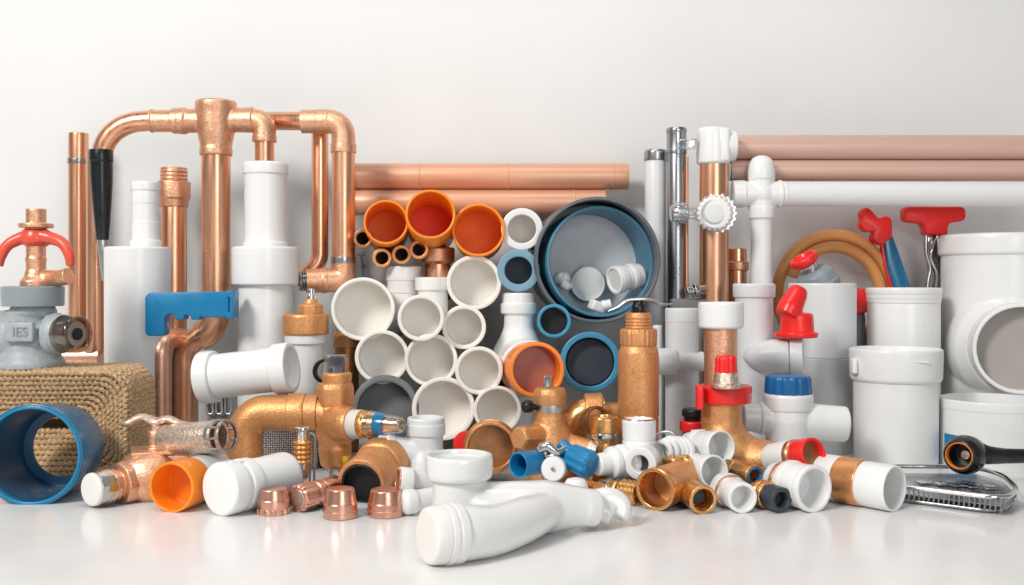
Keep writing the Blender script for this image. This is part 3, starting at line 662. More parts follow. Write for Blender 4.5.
t = thing('dark_grey_pipe', 'dark grey pipe end low in the stack behind the clear-tipped brass valve', 'pipe')
d = 1.80; A = W(385, 409, d); B = radial(A, .15)
b = MB(); b.cup(A, B, 31.5, 26, .9, b=1.6); part(t, 'pipe', 'dark_grey', b)
b = MB(); b.ring(A.lerp(B, .05), A.lerp(B, .25), 33.6, 31, b=1); part(t, 'collar', 'dark_grey', b)
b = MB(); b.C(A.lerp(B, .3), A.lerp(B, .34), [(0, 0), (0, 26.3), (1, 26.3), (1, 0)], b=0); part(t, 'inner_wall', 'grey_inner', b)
t = thing('brown_ringed_pipe', 'brown pipe end with grooved copper rim right of the white front trap', 'pipe')
d = 1.60; A = W(490.5, 447.5, d); B = radial(A, .09)
b = MB(); b.cup(A, B, 26, 21.4, .85, b=.8); part(t, 'pipe', 'brass_dark', b)
b = MB(); b.C(A - Vector((0, .003, 0)), A + Vector((0, .016, 0)), [(1, 22), (1, 27), (.66, 27.2), (.6, 26.2), (.45, 26.2), (.4, 26.8), (.15, 26.4), (0, 25), (0, 22.6), (.25, 22.2), (.3, 22.8), (.5, 22.6), (.6, 21.4)], b=.3, closed=True); part(t, 'grooved_rim', 'copper_band', b)
b = MB(); b.C(A.lerp(B, .5), A.lerp(B, .56), [(0, 0), (0, 21.6), (1, 21.6), (1, 0)], b=0); part(t, 'inner_wall', 'brass_dark', b)
b = MB(); b.C(W(466, 444, 1.72), W(466, 444, 1.74), [(0, 0), (0, 13), (1, 13), (1, 0)]); b.C(W(466, 444, 1.725), Vector((W(466, 0, 1.725).x, 1.725, 0)), [(0, 0), (0, 6), (1, 6), (1, 0)], b=.3)
single('red_disc', 'small dark red disc half hidden behind the brown ringed pipe', 'disc', 'red', b)

d = 1.93
t = thing('white_bent_neck', 'white bent pipe with collared neck and orange lined mouth', 'pipe')
b = MB()
b.V(519, d, [(gy(d), 0), (gy(d), 15), (410, 15), (402, 22), (388, 29), (368, 31), (352, 27.5), (338, 20), (328, 15.4), (310, 14.6), (310, 0)], b=2)
b.C(W(522, 366, d), W(529, 369, 1.82), [(0, 29), (.5, 29), (1, 28)], b=1)
part(t, 'body', 'white', fuse(b, .0022, 8))
b = MB(); b.V(518.5, d, [(315, 14), (313, 18), (303.5, 18.4), (302.5, 16.6), (294, 16.6), (292.6, 15.6), (292.6, 13), (300, 12.5), (300, 0)]); part(t, 'collar', 'white', b)
A, B = W(537, 370, 1.735), W(528, 368.5, 1.84)
b = MB(); b.cup(A, B, 27.4, 23, .95, b=1.2); mo = part(t, 'mouth', 'orange_mouth', b)
b = MB(); b.C(A.lerp(B, .36), A.lerp(B, .4), [(0, 0), (0, 24), (1, 24.2), (1, 0)], b=0); part(mo, 'inner_wall', 'brown_glass', b)

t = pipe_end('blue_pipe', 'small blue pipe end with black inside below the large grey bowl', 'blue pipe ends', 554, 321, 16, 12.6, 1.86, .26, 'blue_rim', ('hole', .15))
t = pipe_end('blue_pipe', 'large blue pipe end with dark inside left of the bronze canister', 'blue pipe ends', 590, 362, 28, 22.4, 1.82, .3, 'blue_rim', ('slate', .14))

# large grey bowl with loose fittings in it
t = thing('large_grey_bowl', 'large round grey bowl on its side with blue lining, holding white fittings', 'bowl')
d = 1.88; A = W(598, 260, d); B = A + Vector((-.012, .19, 0))
b = MB(); b.cup(A, B, 60.5, 57, .97, b=1.2, n=96); part(t, 'shell', 'grey_ring', b)
A2 = A + Vector((M(4, d), .02, M(-1, d)))
b = MB(); b.ring(A2, A2 + Vector((-.022, .10, -.006)), 54.6, 51.4, b=1, n=96); part(t, 'lining', 'blue_dusk', b)
b = MB(); b.C(A.lerp(B, .62), A.lerp(B, .66), [(0, 0), (0, 56.8), (1, 56.8), (1, 0)], b=0); part(t, 'back_plate', 'grey_floor', b)
t = thing('white_disc', 'flat grey-white disc leaning inside the bowl', 'disc')
b = MB(); b.C(W(588, 284, 1.97), W(588, 282, 1.99), [(0, 0), (0, 16.6), (.3, 17), (1, 17), (1, 0)]); part(t, 'plate', 'white_grey', b)
b = MB(); b.ring(W(588, 284, 1.968), W(588, 284, 1.975), 17, 15.6, b=.4); part(t, 'edge', 'white_grey', b)
t = thing('threaded_white_fitting', 'white threaded pipe fitting lying inside the bowl at its right side', 'fitting')
A, B = W(615, 280, 1.91), W(639, 275, 1.935)
b = MB(); b.C(A, B, [(0, 0), (0, 12.5), (.06, 13.4), (.3, 13.6), (.34, 12.4), (.4, 12.4)] + [(.56, 12.4), (.58, 13.6), (.74, 13.6), (.76, 12.4), (.84, 12.4), (1, 12), (1, 0)], b=.3); part(t, 'body', 'white_grey', b)
b = MB(); b.ring(A - (B - A) * .05, A.lerp(B, .18), 14.2, 11, b=.6); part(t, 'rim', 'white', b)
b = MB(); b.ball(W(562, 279, 1.93), M(8, 1.93), (1.1, 1, 1)); b.C(W(562, 283, 1.92), W(568, 288, 1.92), [(0, 6), (1, 4)]); b.C(W(556, 275, 1.925), W(570, 289, 1.925), [(0, 0), (0, 6), (.2, 8), (.5, 5), (1, 4.5), (1, 0)])
single('clear_plastic_knob', 'small clear plastic knob inside the bowl at its left side', 'knob', 'clear_frost', b)  # a clear plastic knob
b = MB(); rot = Matrix.Rotation(.35, 3, 'Y') @ Matrix.Rotation(.4, 3, 'Z'); b.box(W(597, 306, 1.91), (M(15, 1.91), M(12, 1.91), M(10, 1.91)), rot, .003); b.C(W(602, 306, 1.905), W(611, 304, 1.905), [(0, 5.4), (1, 5), (1, 0)], b=.5)
single('white_square_cap', 'small square white cap at the bottom of the bowl', 'cap', 'white', b)  # a small square cap

# ================================================================ centre brass
d = 1.66
t = thing('bronze_canister', 'tall bronze canister valve with ribbed collar and chrome lever on top', 'valve')
b = MB(); b.V(638.5, d, [(gy(d), 0), (gy(d), 19.6), (418, 20), (416.5, 19.6), (415.5, 20.4), (360, 20.6), (352, 20), (346, 18), (344, 16), (344, 0)], b=1); part(t, 'body', 'bronze', b)
b = MB(); b.V(638.5, d, [(346, 16), (345, 18.2), (333, 18.6), (329, 18), (328, 14)], b=.8, n=96, mod=lobes(22, .018)); part(t, 'collar', 'bronze', b)
b = MB(); b.V(638.5, d, [(330, 12)] + thread(329, 316, 13.6, 4, .07) + [(314, 12.4), (312.5, 11.4), (312.5, 0)], b=.3); part(t, 'thread', 'bronze', b)
b = MB(); b.V(638.5, d, [(313, 0), (313, 7.4), (306, 7), (304, 5.6), (298, 5), (297, 0)], b=.6); part(t, 'stem', 'black', b)
b = MB(); b.wavy([W(608, 311, d), W(617, 307, d), (W(626, 301, d)), W(638, 299.5, d), W(650, 300, d), W(660, 304, d), W(672, 304, d)], [M(1, d), M(2.2, d), M(2.8, d), M(3.2, d), M(2.8, d), M(2, d), M(1.2, d)], flat=(1, 2.2, .7)); part(t, 'lever', 'chrome', b)
b = MB(); dd = d - M(20.4, d)
b.ring(W(638.5, 371, dd + .0015), W(638.5, 371, dd - .0006), 7, 6, b=.2)
b.ring(W(638.5, 371, dd + .0012), W(638.5, 371, dd - .0004), 3.6, 2.8, b=.2)
part(t, 'embossing', 'bronze', b)

d = 1.62
t = thing('bronze_valve', 'bell shaped bronze valve with silver band behind the blue knob fitting', 'valve')
b = MB()
b.V(550, d, [(gy(d), 0), (gy(d), 22), (462, 24), (446, 25), (434, 22), (424, 17), (414, 15.5), (408, 15.5), (408, 0)], b=2)
b.C(W(546, 438, d), W(522, 438, d - .045), [(0, 15), (1, 12)], b=1)
b.C(W(555, 443, d), W(594, 452, d - .02), [(0, 15), (.5, 12), (1, 11)], b=1)
part(t, 'body', 'bronze', fuse(b, .0016, 5))
b = MB(); b.C(W(532, 438, d - .03), W(518, 438, d - .055), [(0, 10), (.15, 12.6), (.85, 12.4), (1, 10.5), (1, 0)], b=.8, mod=hexa(6, .3)); part(t, 'hex_plug', 'bronze', b)
b = MB(); b.V(550, d, [(405, 14), (404, 16), (394, 16.4), (388, 15), (387.5, 0)], b=.8); part(t, 'nut', 'bronze', b)
b = MB(); b.V(550.5, d, [(411.5, 14), (411.5, 15.8), (403.5, 15.8), (403.5, 14)], b=.4); part(t, 'band', 'steel_tip', b)
b = MB(); b.V(548, d, [(389, 0), (389, 5), (377, 4.6), (375.5, 3.6), (375.5, 0)], b=.6, mod=hexa(4, .35)); part(t, 'stub', 'chrome', b)
b = MB(); b.C(W(536, 407, d - .01), W(523, 406, d - .02), [(0, 3), (.3, 3.4), (.35, 6), (.8, 6.6), (1, 4.5), (1, 0)], b=.8); part(t, 'black_knob', 'black', b)
b = MB(); b.ring(W(588, 450, d - .018), W(597, 453, d - .022), 12.4, 9, b=.6); part(t, 'outlet_ring', 'silver_copper', b)

d = 1.74
t = thing('brass_pipe_elbow', 'brass elbow with flanged coupling lying between bronze valve and canister', 'elbow')
b = MB(); b.tube([W(576, gy(d) - 1, d), W(576, 412, d), W(604, 411, d)], M(15.5, d), M(15, d), n=32); part(t, 'elbow', 'brass', b)
b = MB(); b.C(W(584, 411, d), W(602.5, 411, d), [(0, 13), (0, 17), (.1, 18), (.9, 18.4), (1, 17.4), (1, 10)]); part(t, 'coupling', 'bronze', b)
b = MB(); b.C(W(602, 415, d + .012), W(628, 416, d + .02), [(0, 13), (1, 13)], b=0); part(t, 'side_pipe', 'bronze', b)
b = MB(); b.ring(W(594, 421, d - .05), W(598, 421, d - .06), 15, 12, b=.6); part(t, 'clip_ring', 'brass_dark', b)
d = 1.60
t = thing('brass_nut_fitting', 'short brass nut fitting with silver ring left of the white threaded plug', 'fitting')
b = MB(); b.V(604, d, [(434, 10), (432, 14.4), (418, 14.6), (415.5, 13), (415.5, 9.5), (420, 9), (420, 0)], b=.8, mod=hexa(6, .55)); part(t, 'nut', 'brass', b)
b = MB(); b.V(604, d, [(438, 11), (437.5, 14), (432.5, 14.2), (432, 11)], b=.4); part(t, 'ring', 'chrome', b)
b = MB(); b.V(604, d, [(gy(d), 0), (gy(d), 12), (450, 12), (442, 10.6), (436, 11.6), (436, 0)], b=.8); part(t, 'tail', 'brass', b)

t = thing('blue_knob_fitting', 'chrome valve with blue ribbed knob and blue cup end', 'valve')
A, B = W(518, 465, 1.50), W(542, 461, 1.54)
b = MB(); b.cup(A, A.lerp(B, .8), 12.6, 10.8, .8, b=.8); part(t, 'cup', 'blue_bright', b)
b = MB()
b.C(W(534, 462, 1.535), W(566, 460, 1.535), [(0, 8), (.3, 10), (.7, 11), (1, 9)], b=1); b.C(W(546, 462, 1.535), W(544, 443, 1.53), [(0, 7), (.6, 6), (.7, 8), (1, 6), (1, 0)], b=.8)
b.wavy([W(538, 450, 1.51), W(547, 446, 1.51), W(557, 452, 1.51), W(566, 448, 1.52)], [M(3, 1.5), M(5, 1.5), M(4, 1.5), M(3, 1.5)]); b.V(549, 1.535, [(gy(1.535), 0), (gy(1.535), 9), (470, 7), (470, 0)])
part(t, 'valve_body', 'chrome', b)
b = MB(); b.C(W(553, 469, 1.49), W(555, 468, 1.515), [(0, 0), (0, 11.5), (.2, 12.5), (1, 12.6), (1, 0)]); dk = part(t, 'white_dial', 'white', b)
b = MB(); b.C(W(553, 469, 1.487), W(553, 469, 1.492), [(0, 0), (0, 2), (1, 2), (1, 0)], b=.2); part(dk, 'pin', 'steel', b)
b = MB(); b.C(W(562, 452, 1.53), W(592, 466, 1.50), [(0, 0), (0, 7), (.2, 8), (.3, 12.6), (.9, 14), (1, 12), (1, 0)], b=.9, n=96, mod=lobes(9, .06))
b.C(W(561, 443, 1.53), W(572, 456, 1.52), [(0, 0), (0, 6), (1, 8)], b=1); part(t, 'knob', 'blue_bright', b)
d = 1.47
b = MB(); b.V(576, d, [(gy(d), 0), (gy(d), 8), (492, 8), (491, 12), (484, 12), (479, 9), (477, 0)], b=1.5)
single('white_domed_cap', 'low white domed cap below the blue ribbed knob', 'cap', 'white', b)  # a low domed cap

# ================================================================ front trap
t = thing('white_trap', 'large glossy white waste trap lying alone in front of everything', 'trap')
b = MB()
def blob(keys, sub=9):
    b.wavy([k[0] for k in keys], [M(k[1], k[0].y) for k in keys], n=26, sub=sub)
blob([(W(446, 534.5, 1.176), 28), (W(468, 533, 1.19), 27.5), (W(494, 530, 1.215), 25.5), (W(522, 520, 1.255), 23.5), (W(545, 510, 1.30), 20)])
blob([(W(459, 503, 1.30), 27), (W(486, 505, 1.30), 23), (W(515, 506, 1.305), 25), (W(545, 506.5, 1.315), 26.5), (W(570, 506.5, 1.325), 22), (W(590, 507, 1.33), 18)])
b.C(W(580, 507, 1.325), W(596, 508, 1.335), [(0, 17), (.15, 19), (.9, 19), (1, 17.5)], b=1)
blob([(W(588, 508, 1.345), 14), (W(602, 511, 1.345), 12.5), (W(613, 517, 1.34), 10.5)])
blob([(W(594, 500, 1.355), 11), (W(608, 497.5, 1.355), 10.5), (W(619, 502, 1.355), 10.5), (W(623, 511, 1.35), 9.5), (W(619, 518, 1.345), 8.5)])
b.V(459, 1.30, [(520, 0), (520, 24), (505, 27), (488, 26.6), (472, 27), (472, 0)], b=1)
part(t, 'body', 'gloss_white', fuse(b, .0018, 26))
b = MB(); b.V(459, 1.30, [(480, 26), (477, 32.5), (474, 33.6), (460, 34), (456, 33.4), (454, 32.6), (454, 28.6), (460, 27.6), (460, 0)], b=1); part(t, 'top_collar', 'gloss_white', b)
b = MB(); b.V(459, 1.30, [(461, 0), (461, 26), (457.5, 25.4), (457.5, 22), (459, 21), (459, 0)], b=.6); part(t, 'top_plug', 'white_grey', b)
A, B = W(426, 536, 1.164), W(463, 532.5, 1.187)
b = MB(); b.C(A, B, [(.42, 24), (.42, 30.6), (.58, 31), (.62, 30), (.66, 31), (.86, 30.8), (.9, 29), (.92, 26)], b=.8); part(t, 'collar', 'gloss_white', b)
b = MB(); b.C(A, B, [(0, 0), (0, 24.5), (.04, 27.6), (.12, 28.6), (.4, 29.6), (.44, 28), (.44, 0)], b=1); part(t, 'end_cap', 'white_warm', b)

d = 1.60
t = thing('white_tee_joint', 'upright white tee joint with collared top behind the trap', 'tee')
b = MB()
b.V(426, d, [(gy(d), 0), (gy(d), 25), (470, 25), (458, 21), (448, 17), (430, 17), (430, 0)], b=2)
b.C(W(420, 455, d), W(384, 446, d - .02), [(0, 17), (.5, 13), (1, 12)], b=1)
part(t, 'body', 'white_grey', fuse(b, .002, 6))
b = MB(); b.V(426, d, [(436, 16), (434.5, 19), (432, 19.4), (424, 19.4), (423.4, 18.8), (419, 18.8), (417, 18), (417, 15), (424, 14.6), (424, 0)]); part(t, 'collar', 'white_grey', b)
b = MB(); b.C(W(388, 447, d - .018), W(376, 440, d - .024), [(0, 13.4), (.5, 13.4), (.6, 10), (1, 6), (1, 0)], b=.8); part(t, 'spout', 'white', b)
t = thing('white_elbow_fitting', 'small white elbow with copper lined mouth left of the trap', 'elbow')
d = 1.44
b = MB(); b.tube([W(402, 481, d), W(440, 483, d + .03)], M(12, d), n=28); part(t, 'arm', 'white', b)
b = MB(); b.cup(W(398.5, 480.5, d - .006), W(411, 481.5, d), 13.8, 11.4, .8, b=.8); part(t, 'mouth', 'white', b)
b = MB(); b.ring(W(397.5, 480.4, d - .007), W(408, 481, d - .002), 11.6, 9.4, b=.6); part(t, 'copper_liner', 'copper_cap', b)
b = MB(); b.C(W(400, 503, d - .03), W(440, 498, d + .0), [(0, 0), (.02, 9), (.12, 12.4), (.35, 12.6), (.4, 11), (1, 12)], b=2); part(t, 'lower_arm', 'white', b)
# ================================================================ small white and brass fittings, centre right
d = 1.56
t = thing('white_threaded_tee', 'white plastic tee with threaded side plug and open ring, before the bronze canister', 'tee')
b = MB(); b.V(639, d, [(gy(d), 0), (gy(d), 17), (470, 19), (455, 19), (449, 17), (448, 0)], b=1.2); part(t, 'body', 'white', b)
b = MB(); b.V(639, d, [(450, 15), (448, 16.6), (441, 16.8), (440, 16), (438, 16.6), (421, 17), (418.5, 16), (418.5, 13.6), (421, 13), (421, 0)]); tp = part(t, 'collar', 'white', b)
b = MB(); b.V(639, d, [(420, 14), (418, 14.4), (417.6, 16), (419, 16.6)], b=.2, closed=True); part(tp, 'rim', 'copper_cap', b)
A, B = W(632, 460, d - .015), W(596, 465, d - .045)
b = MB(); b.C(A, B, [(0, 17), (.1, 17.4), (.18, 15.6), (.25, 17.4), (.36, 17), (.42, 15), (.48, 16.4), (.6, 16), (.66, 12), (.72, 11.6), (.96, 11), (1, 10), (1, 0)], b=.8); part(t, 'threaded_plug', 'white', b)
A, B = W(640, 464, d - .055), W(646, 460, d - .02)
b = MB(); b.ring(A, B, 16.5, 8.5, b=1.4); part(t, 'ring', 'white', b)
b = MB(); b.C(A.lerp(B, .5), B, [(0, 0), (0, 9), (1, 9), (1, 0)], b=.2); part(t, 'ring_core', 'slate', b)
t = thing('clear_capped_fitting', 'round clear and white fitting with small copper stub in the middle of the pile', 'fitting')
d = 1.60
b = MB(); b.V(672, d, [(gy(d), 0), (gy(d), 11), (468, 12), (460, 18), (448, 17), (440, 12), (436, 4), (436, 0)], b=2); part(t, 'cap', 'white', b)
b = MB()
for k in range(5): b.ring(W(661 + 5.2 * k, 453 - .8 * k, d - .045), W(664 + 5.2 * k, 452.4 - .8 * k, d - .040), 15.5 - 1.3 * abs(k - 2), 12 - 1.3 * abs(k - 2), b=.5)
part(t, 'rings', 'white', b)
b = MB(); b.C(W(664, 461, d - .06), W(690, 460, d - .09), [(0, 0), (0, 4), (.2, 4), (.25, 6), (.45, 6), (.5, 4), (.7, 4.6), (.72, 6), (.92, 5.6), (1, 3.4), (1, 0)], b=.5); part(t, 'copper_stub', 'brass', b)

t = thing('brass_elbow', 'brass elbow with wide open mouth and a smaller side mouth in the front row', 'elbow')
A, B = lay(655, 1.445, 21), lay(685, 1.52, 20)
b = MB(); b.cup(A, B, 20, 17.2, .5, b=.8); part(t, 'body', 'bronze', b)
b = MB(); b.ring(A - (B - A) * .02, A.lerp(B, .14), 21.4, 17.4, b=1); part(t, 'mouth_rim', 'brass', b)
A2, B2 = lay(703, 1.422, 14.4), lay(680, 1.50, 15)
b = MB(); b.cup(A2, B2, 13.6, 10.8, .4, b=.8); sb = part(t, 'side_branch', 'brass', b)
b = MB(); b.ring(A2 - (B2 - A2) * .02, A2.lerp(B2, .12), 14.6, 11, b=.8); part(sb, 'side_rim', 'brass', b)
b = MB(); b.C(A2.lerp(B2, .2), A2.lerp(B2, .24), [(0, 0), (0, 7), (1, 8), (1, 0)], b=.3); part(sb, 'core', 'slate', b)
t = thing('brass_threaded_nipple', 'brass threaded nipple lying between the trap tail and the brass elbow', 'fitting')
A, B = lay(640, 1.475, 12), lay(600, 1.52, 11)
b = MB(); b.C(A, B, [(0, 0), (0, 12)] + [(.05 + .05 * i, 12.4 if i % 2 else 10.6) for i in range(9)] + [(.52, 9.5), (.6, 9.5)], b=.2); part(t, 'thread', 'brass', b)
b = MB(); b.C(A, B, [(.5, 0), (.5, 10), (.55, 11), (.95, 10), (1, 8), (1, 0)], b=.8, mod=hexa(6, .3)); part(t, 'hex_end', 'brass', b)
b = MB(); b.ring(A.lerp(B, .68), A.lerp(B, .82), 11.6, 9, b=.4); part(t, 'ring', 'chrome', b)

def coupling(lab, A, B, ro, ri, back, name='white_coupling', m='white', bands=2, core='beige'):
    t = thing(name, lab, 'coupling')
    b = MB(); b.cup(A, A.lerp(B, .62), ro - .8, ri, .85, b=.8); part(t, 'body', m, b)
    b = MB(); b.ring(A - (B - A) * .02, A.lerp(B, .2), ro, ri + .2, b=1); part(t, 'lip', m, b)
    b = MB(); b.C(A.lerp(B, .58), B, [(0, 0), (0, ro * .96), (.15, ro), (.4, ro), (.5, back), (1, back), (1, 0)], b=.8, n=72, mod=None); part(t, 'nut', m, b)
    b = MB()
    for k in range(10):
        q = 2 * PI * k / 10; u, v = frame_of(B - A); o = (u * math.cos(q) + v * math.sin(q)) * M(ro + .1, A.y)
        b.tube([A.lerp(B, .62) + o, A.lerp(B, .76) + o], M(1.1, A.y), n=8)
    part(t, 'ribs', m, b)
    return t
coupling('ribbed white coupling lying highest, left of the large bronze elbow', W(721, 447.5, 1.55), W(690, 446, 1.62), 17, 14.6, 14)
coupling('ribbed white coupling below the highest one, behind the brass elbow', W(714, 472, 1.50), W(684, 470, 1.57), 17, 14.4, 15)
t = thing('white_reducer', 'white reducer with hexagonal back and small open mouth in the front row', 'fitting')
A, B = lay(743, 1.425, 15.5), lay(722, 1.50, 15)
b = MB(); b.cup(A, A.lerp(B, .6), 15.2, 11.6, .7, b=1.2); part(t, 'mouth', 'white', b)
b = MB(); b.C(A.lerp(B, .45), B, [(0, 14), (.1, 16.5), (.25, 17.5), (.7, 17.5), (.8, 15), (1, 14), (1, 0)], b=.8, mod=hexa(6, .4)); part(t, 'hex_back', 'white', b)
b = MB(); b.ring(A.lerp(B, .5), A.lerp(B, .56), 17, 14, b=.3); part(t, 'joint', 'copper_cap', b)
t = thing('black_brass_fitting', 'black hexagonal fitting with brass collar in the front row', 'fitting')
A, B = lay(782, 1.425, 13.5), lay(757, 1.48, 13)
b = MB(); b.cup(A, A.lerp(B, .55), 13, 8.4, .6, b=1.2, mod=hexa(6, .45)); part(t, 'black_end', 'slate', b)
b = MB(); b.C(A.lerp(B, .48), B, [(0, 12), (.02, 13.6), (.2, 14.2), (.25, 13), (.4, 13), (.45, 14.2), (.7, 14), (.75, 12), (1, 11.6), (1, 0)], b=.6); part(t, 'collar', 'brass', b)
t = thing('small_brass_fitting', 'small brass fitting with blue inner ring lying on the pile above the white reducer', 'fitting')
A, B = W(755, 476, 1.50), W(722, 467, 1.58)
b = MB(); b.cup(A, A.lerp(B, .5), 11, 8.6, .7, b=.8); part(t, 'mouth', 'brass', b)
b = MB(); b.ring(A - (B - A) * .01, A.lerp(B, .12), 8.8, 6.6, b=.5); part(t, 'blue_ring', 'blue', b)
b = MB(); b.C(A.lerp(B, .45), B, [(0, 10), (.1, 12), (.5, 12), (.6, 10), (1, 9.6), (1, 0)], b=.7, mod=hexa(6, .4)); part(t, 'nut', 'brass', b)
b = MB(); b.ring(A.lerp(B, .86), A.lerp(B, 1.02), 11.4, 8, b=.4); part(t, 'blue_collar', 'blue', b)
t = thing('grey_coupler', 'small dark grey coupler between the brass fitting and the large white coupling', 'coupling')
A, B = W(770, 480, 1.50), W(752, 474, 1.57)
b = MB(); b.cup(A, B, 9, 6, .5, b=.7); part(t, 'body', 'dark_grey', b)
b = MB(); b.ring(A.lerp(B, .3), A.lerp(B, .5), 9.8, 8.6, b=.3); part(t, 'band', 'steel', b)
t = thing('large_white_coupling', 'large white coupling with round open mouth and copper ring in the front row', 'coupling')
A, B = lay(814, 1.432, 23.6), lay(776, 1.50, 22)
b = MB(); b.cup(A, A.lerp(B, .55), 22.4, 19.4, .9, b=1); part(t, 'body', 'white', b)
b = MB(); b.ring(A - (B - A) * .015, A.lerp(B, .12), 23.6, 19.6, b=1); part(t, 'lip', 'white', b)
b = MB(); b.C(A.lerp(B, .5), B, [(0, 22), (.05, 23.4), (.3, 23), (.35, 20), (.6, 18.6), (1, 18), (1, 0)], b=.8); part(t, 'back', 'white_warm', b)
b = MB(); b.ring(A.lerp(B, .72), A.lerp(B, .8), 20.6, 18, b=.4); part(t, 'copper_ring', 'copper_cap', b)

t = thing('small_brass_bend', 'tiny brass bend lying behind the tail of the white trap', 'elbow')
A, B = lay(606, 1.50, 9), lay(578, 1.56, 9)
b = MB(); b.tube([A, A.lerp(B, .6), B + Vector((0, .04, 0))], M(8, 1.5), .015, n=20); part(t, 'bend', 'brass', b)
b = MB(); b.ring(A - (B - A) * .06, A.lerp(B, .2), 10, 6.5, b=.6); part(t, 'rim', 'bronze', b)
b = MB(); d = 1.60; b.wavy([W(648, 452, d), W(652, 440, d), (W(660, 433, d)), W(670, 432, d), W(677, 437, d), W(683, 446, d)], M(1.5, d), n=10)
single('steel_wire_loop', 'thin bent steel wire loop above the clear and white fitting', 'wire', 'chrome', b)

# ================================================================ bronze elbow with red clamp
d = 1.64
t = thing('bronze_elbow_valve', 'large bronze elbow with red clamp, red ribbed knob and red ringed outlet', 'valve')
b = MB(); b.V(720.5, d, [(400, 16), (340, 16.4), (326, 16.4), (326, 0)], b=0); part(t, 'inlet_pipe', 'copper_cast', b)
b = MB(); b.V(721, d, [(328.5, 16), (328, 21), (326, 22.4), (304, 22.6), (302, 21.8), (302, 15), (306, 14.4), (306, 0)]); part(t, 'white_collar', 'white', b)
b = MB()
b.wavy([W(722, 398, d), W(722, 425, d), W(729, 447, d - .01), W(750, 459, d - .025), W(780, 459, d - .055)], [M(19.6, d), M(20.4, d), M(25, d), M(22.5, d), M(16.5, d)], n=36)
b.box(Vector((W(735, 0, d).x, d - .01, .012)), (.05, .04, .024), bev=.004)
part(t, 'elbow', 'bronze', fuse(b, .0018, 6))
b = MB(); b.V(725, d, [(403, 19), (402, 26), (386.5, 26.5), (385, 25), (385, 15)], b=1); cl = part(t, 'clamp', 'red', b)
b = MB(); b.box(W(699.5, 397, d - .03), (M(7, d), .02, M(24, d)), None, .003); part(cl, 'clamp_lug', 'red', b)
b = MB(); b.V(726, d - .038, [(388, 0), (388, 15), (384, 15), (383, 12.5), (376, 12), (372, 11), (372, 0)], b=.7); kb = part(t, 'knob_base', 'silver_copper', b)
b = MB(); b.V(726, d - .038, [(373, 0), (373, 10.8), (358, 10), (355.5, 8.6), (355.5, 0)], b=1, n=96, mod=lobes(11, .06)); part(t, 'knob', 'red', b)
A, B = W(772, 459, 1.575), W(814, 454, 1.50)
b = MB(); b.C(A, B, [(0, 0), (0, 15), (.03, 15.8), (.5, 16.6), (.55, 16), (.55, 0)], b=.6); part(t, 'white_sleeve', 'white', b)
b = MB(); b.C(A, B, [(.52, 12), (.53, 16.8), (.62, 16.8), (.64, 15.4), (.72, 15.4), (.72, 0)], b=.4); part(t, 'copper_ring', 'copper_cap', b)
b = MB(); b.cup(B, A.lerp(B, .68), 16.4, 13.4, .9, b=1); rg = part(t, 'red_ring', 'red', b)
b = MB(); b.C(A.lerp(B, .86), A.lerp(B, .89), [(0, 0), (0, 13.8), (1, 13.8), (1, 0)], b=0); part(rg, 'inner_wall', 'brass_dark', b)
d = 1.70
t = thing('red_black_cap_valve', 'small copper valve with red ring and black cap left of the red clamp', 'valve')
b = MB(); b.V(693, d, [(gy(d), 0), (gy(d), 12), (440, 13), (432, 10), (431, 0)], b=1); part(t, 'body', 'copper_cast', b)
b = MB(); b.V(693, d, [(433, 9), (431, 12.5), (429, 13.4), (422, 13.4), (420.5, 12), (420.5, 8)], b=.8); part(t, 'red_ring', 'red', b)
b = MB(); b.V(693, d, [(421, 0), (421, 9), (417, 9), (416, 11), (410, 11), (408.5, 9.6), (408.5, 0)], b=.6); part(t, 'black_cap', 'black', b)

# ================================================================ columns, right of centre
d = 1.94
t = thing('copper_column', 'upright copper column with white cap on top and scalloped white knob', 'pipework')
b = MB(); b.V(714, d, [(gy(d), 0), (gy(d), 14.4), (160, 14.4), (160, 0)], b=0); part(t, 'column', 'copper', b)
b = MB(); b.V(713, d, [(165, 14), (163, 16.6), (150, 16.4), (136, 16), (130, 15.5), (128, 13), (128, 0)], b=1.5)
b.box(W(722, 146, d - .005), (M(12, d), .05, M(34, d)), None, .006); b.C(W(712, 146, d), W(735, 146, d), [(0, 15), (1, 15), (1, 0)])
part(t, 'white_cap', 'white', b)
A, B = W(714.5, 213.5, d - .075), W(715.5, 213.5, d - .02)
b = MB(); b.C(A, B, [(0, 0), (0, 15.5), (.12, 17.4), (.5, 18), (.9, 18), (1, 16), (1, 0)], b=1.5, n=120, mod=lobes(20, .035)); kn = part(t, 'knob', 'white', b)
b = MB(); b.C(A - Vector((0, .004, 0)), A + Vector((0, .006, 0)), [(0, 0), (0, 9.5), (.4, 10.6), (1, 11.4), (1, 0)], b=.6); b.ring(A + Vector((0, -.0012, 0)), A + Vector((0, .004, 0)), 14.6, 13.2, b=.4); part(kn, 'knob_button', 'white_grey', b)
b = MB(); b.C(B + Vector((0, -.012, 0)), B + Vector((0, .005, 0)), [(0, 19.2), (1, 19.6)], n=120, mod=lobes(20, .05)); part(kn, 'clear_skirt', 'clear', b)
b = MB(); b.C(W(698, 213, d - .03), W(671, 213, d - .035), [(0, 6), (.4, 7), (.5, 10), (.8, 11), (1, 8), (1, 0)], b=1); b.ring(W(683, 213, d - .03), W(687, 213, d - .03), 11, 8); b.box(W(680, 213, d - .03), (M(16, d), .04, M(10, d)), None, .004); part(t, 'clear_clamp', 'clear', b)
b = MB(); b.box(W(690, 144, d - .01), (M(14, d), .02, M(10, d)), None, .003); b.C(W(684, 144, d - .04), W(684, 144, d - .01), [(0, 0), (0, 5.5), (1, 5.5), (1, 0)]); part(t, 'upper_clip', 'clear', b)
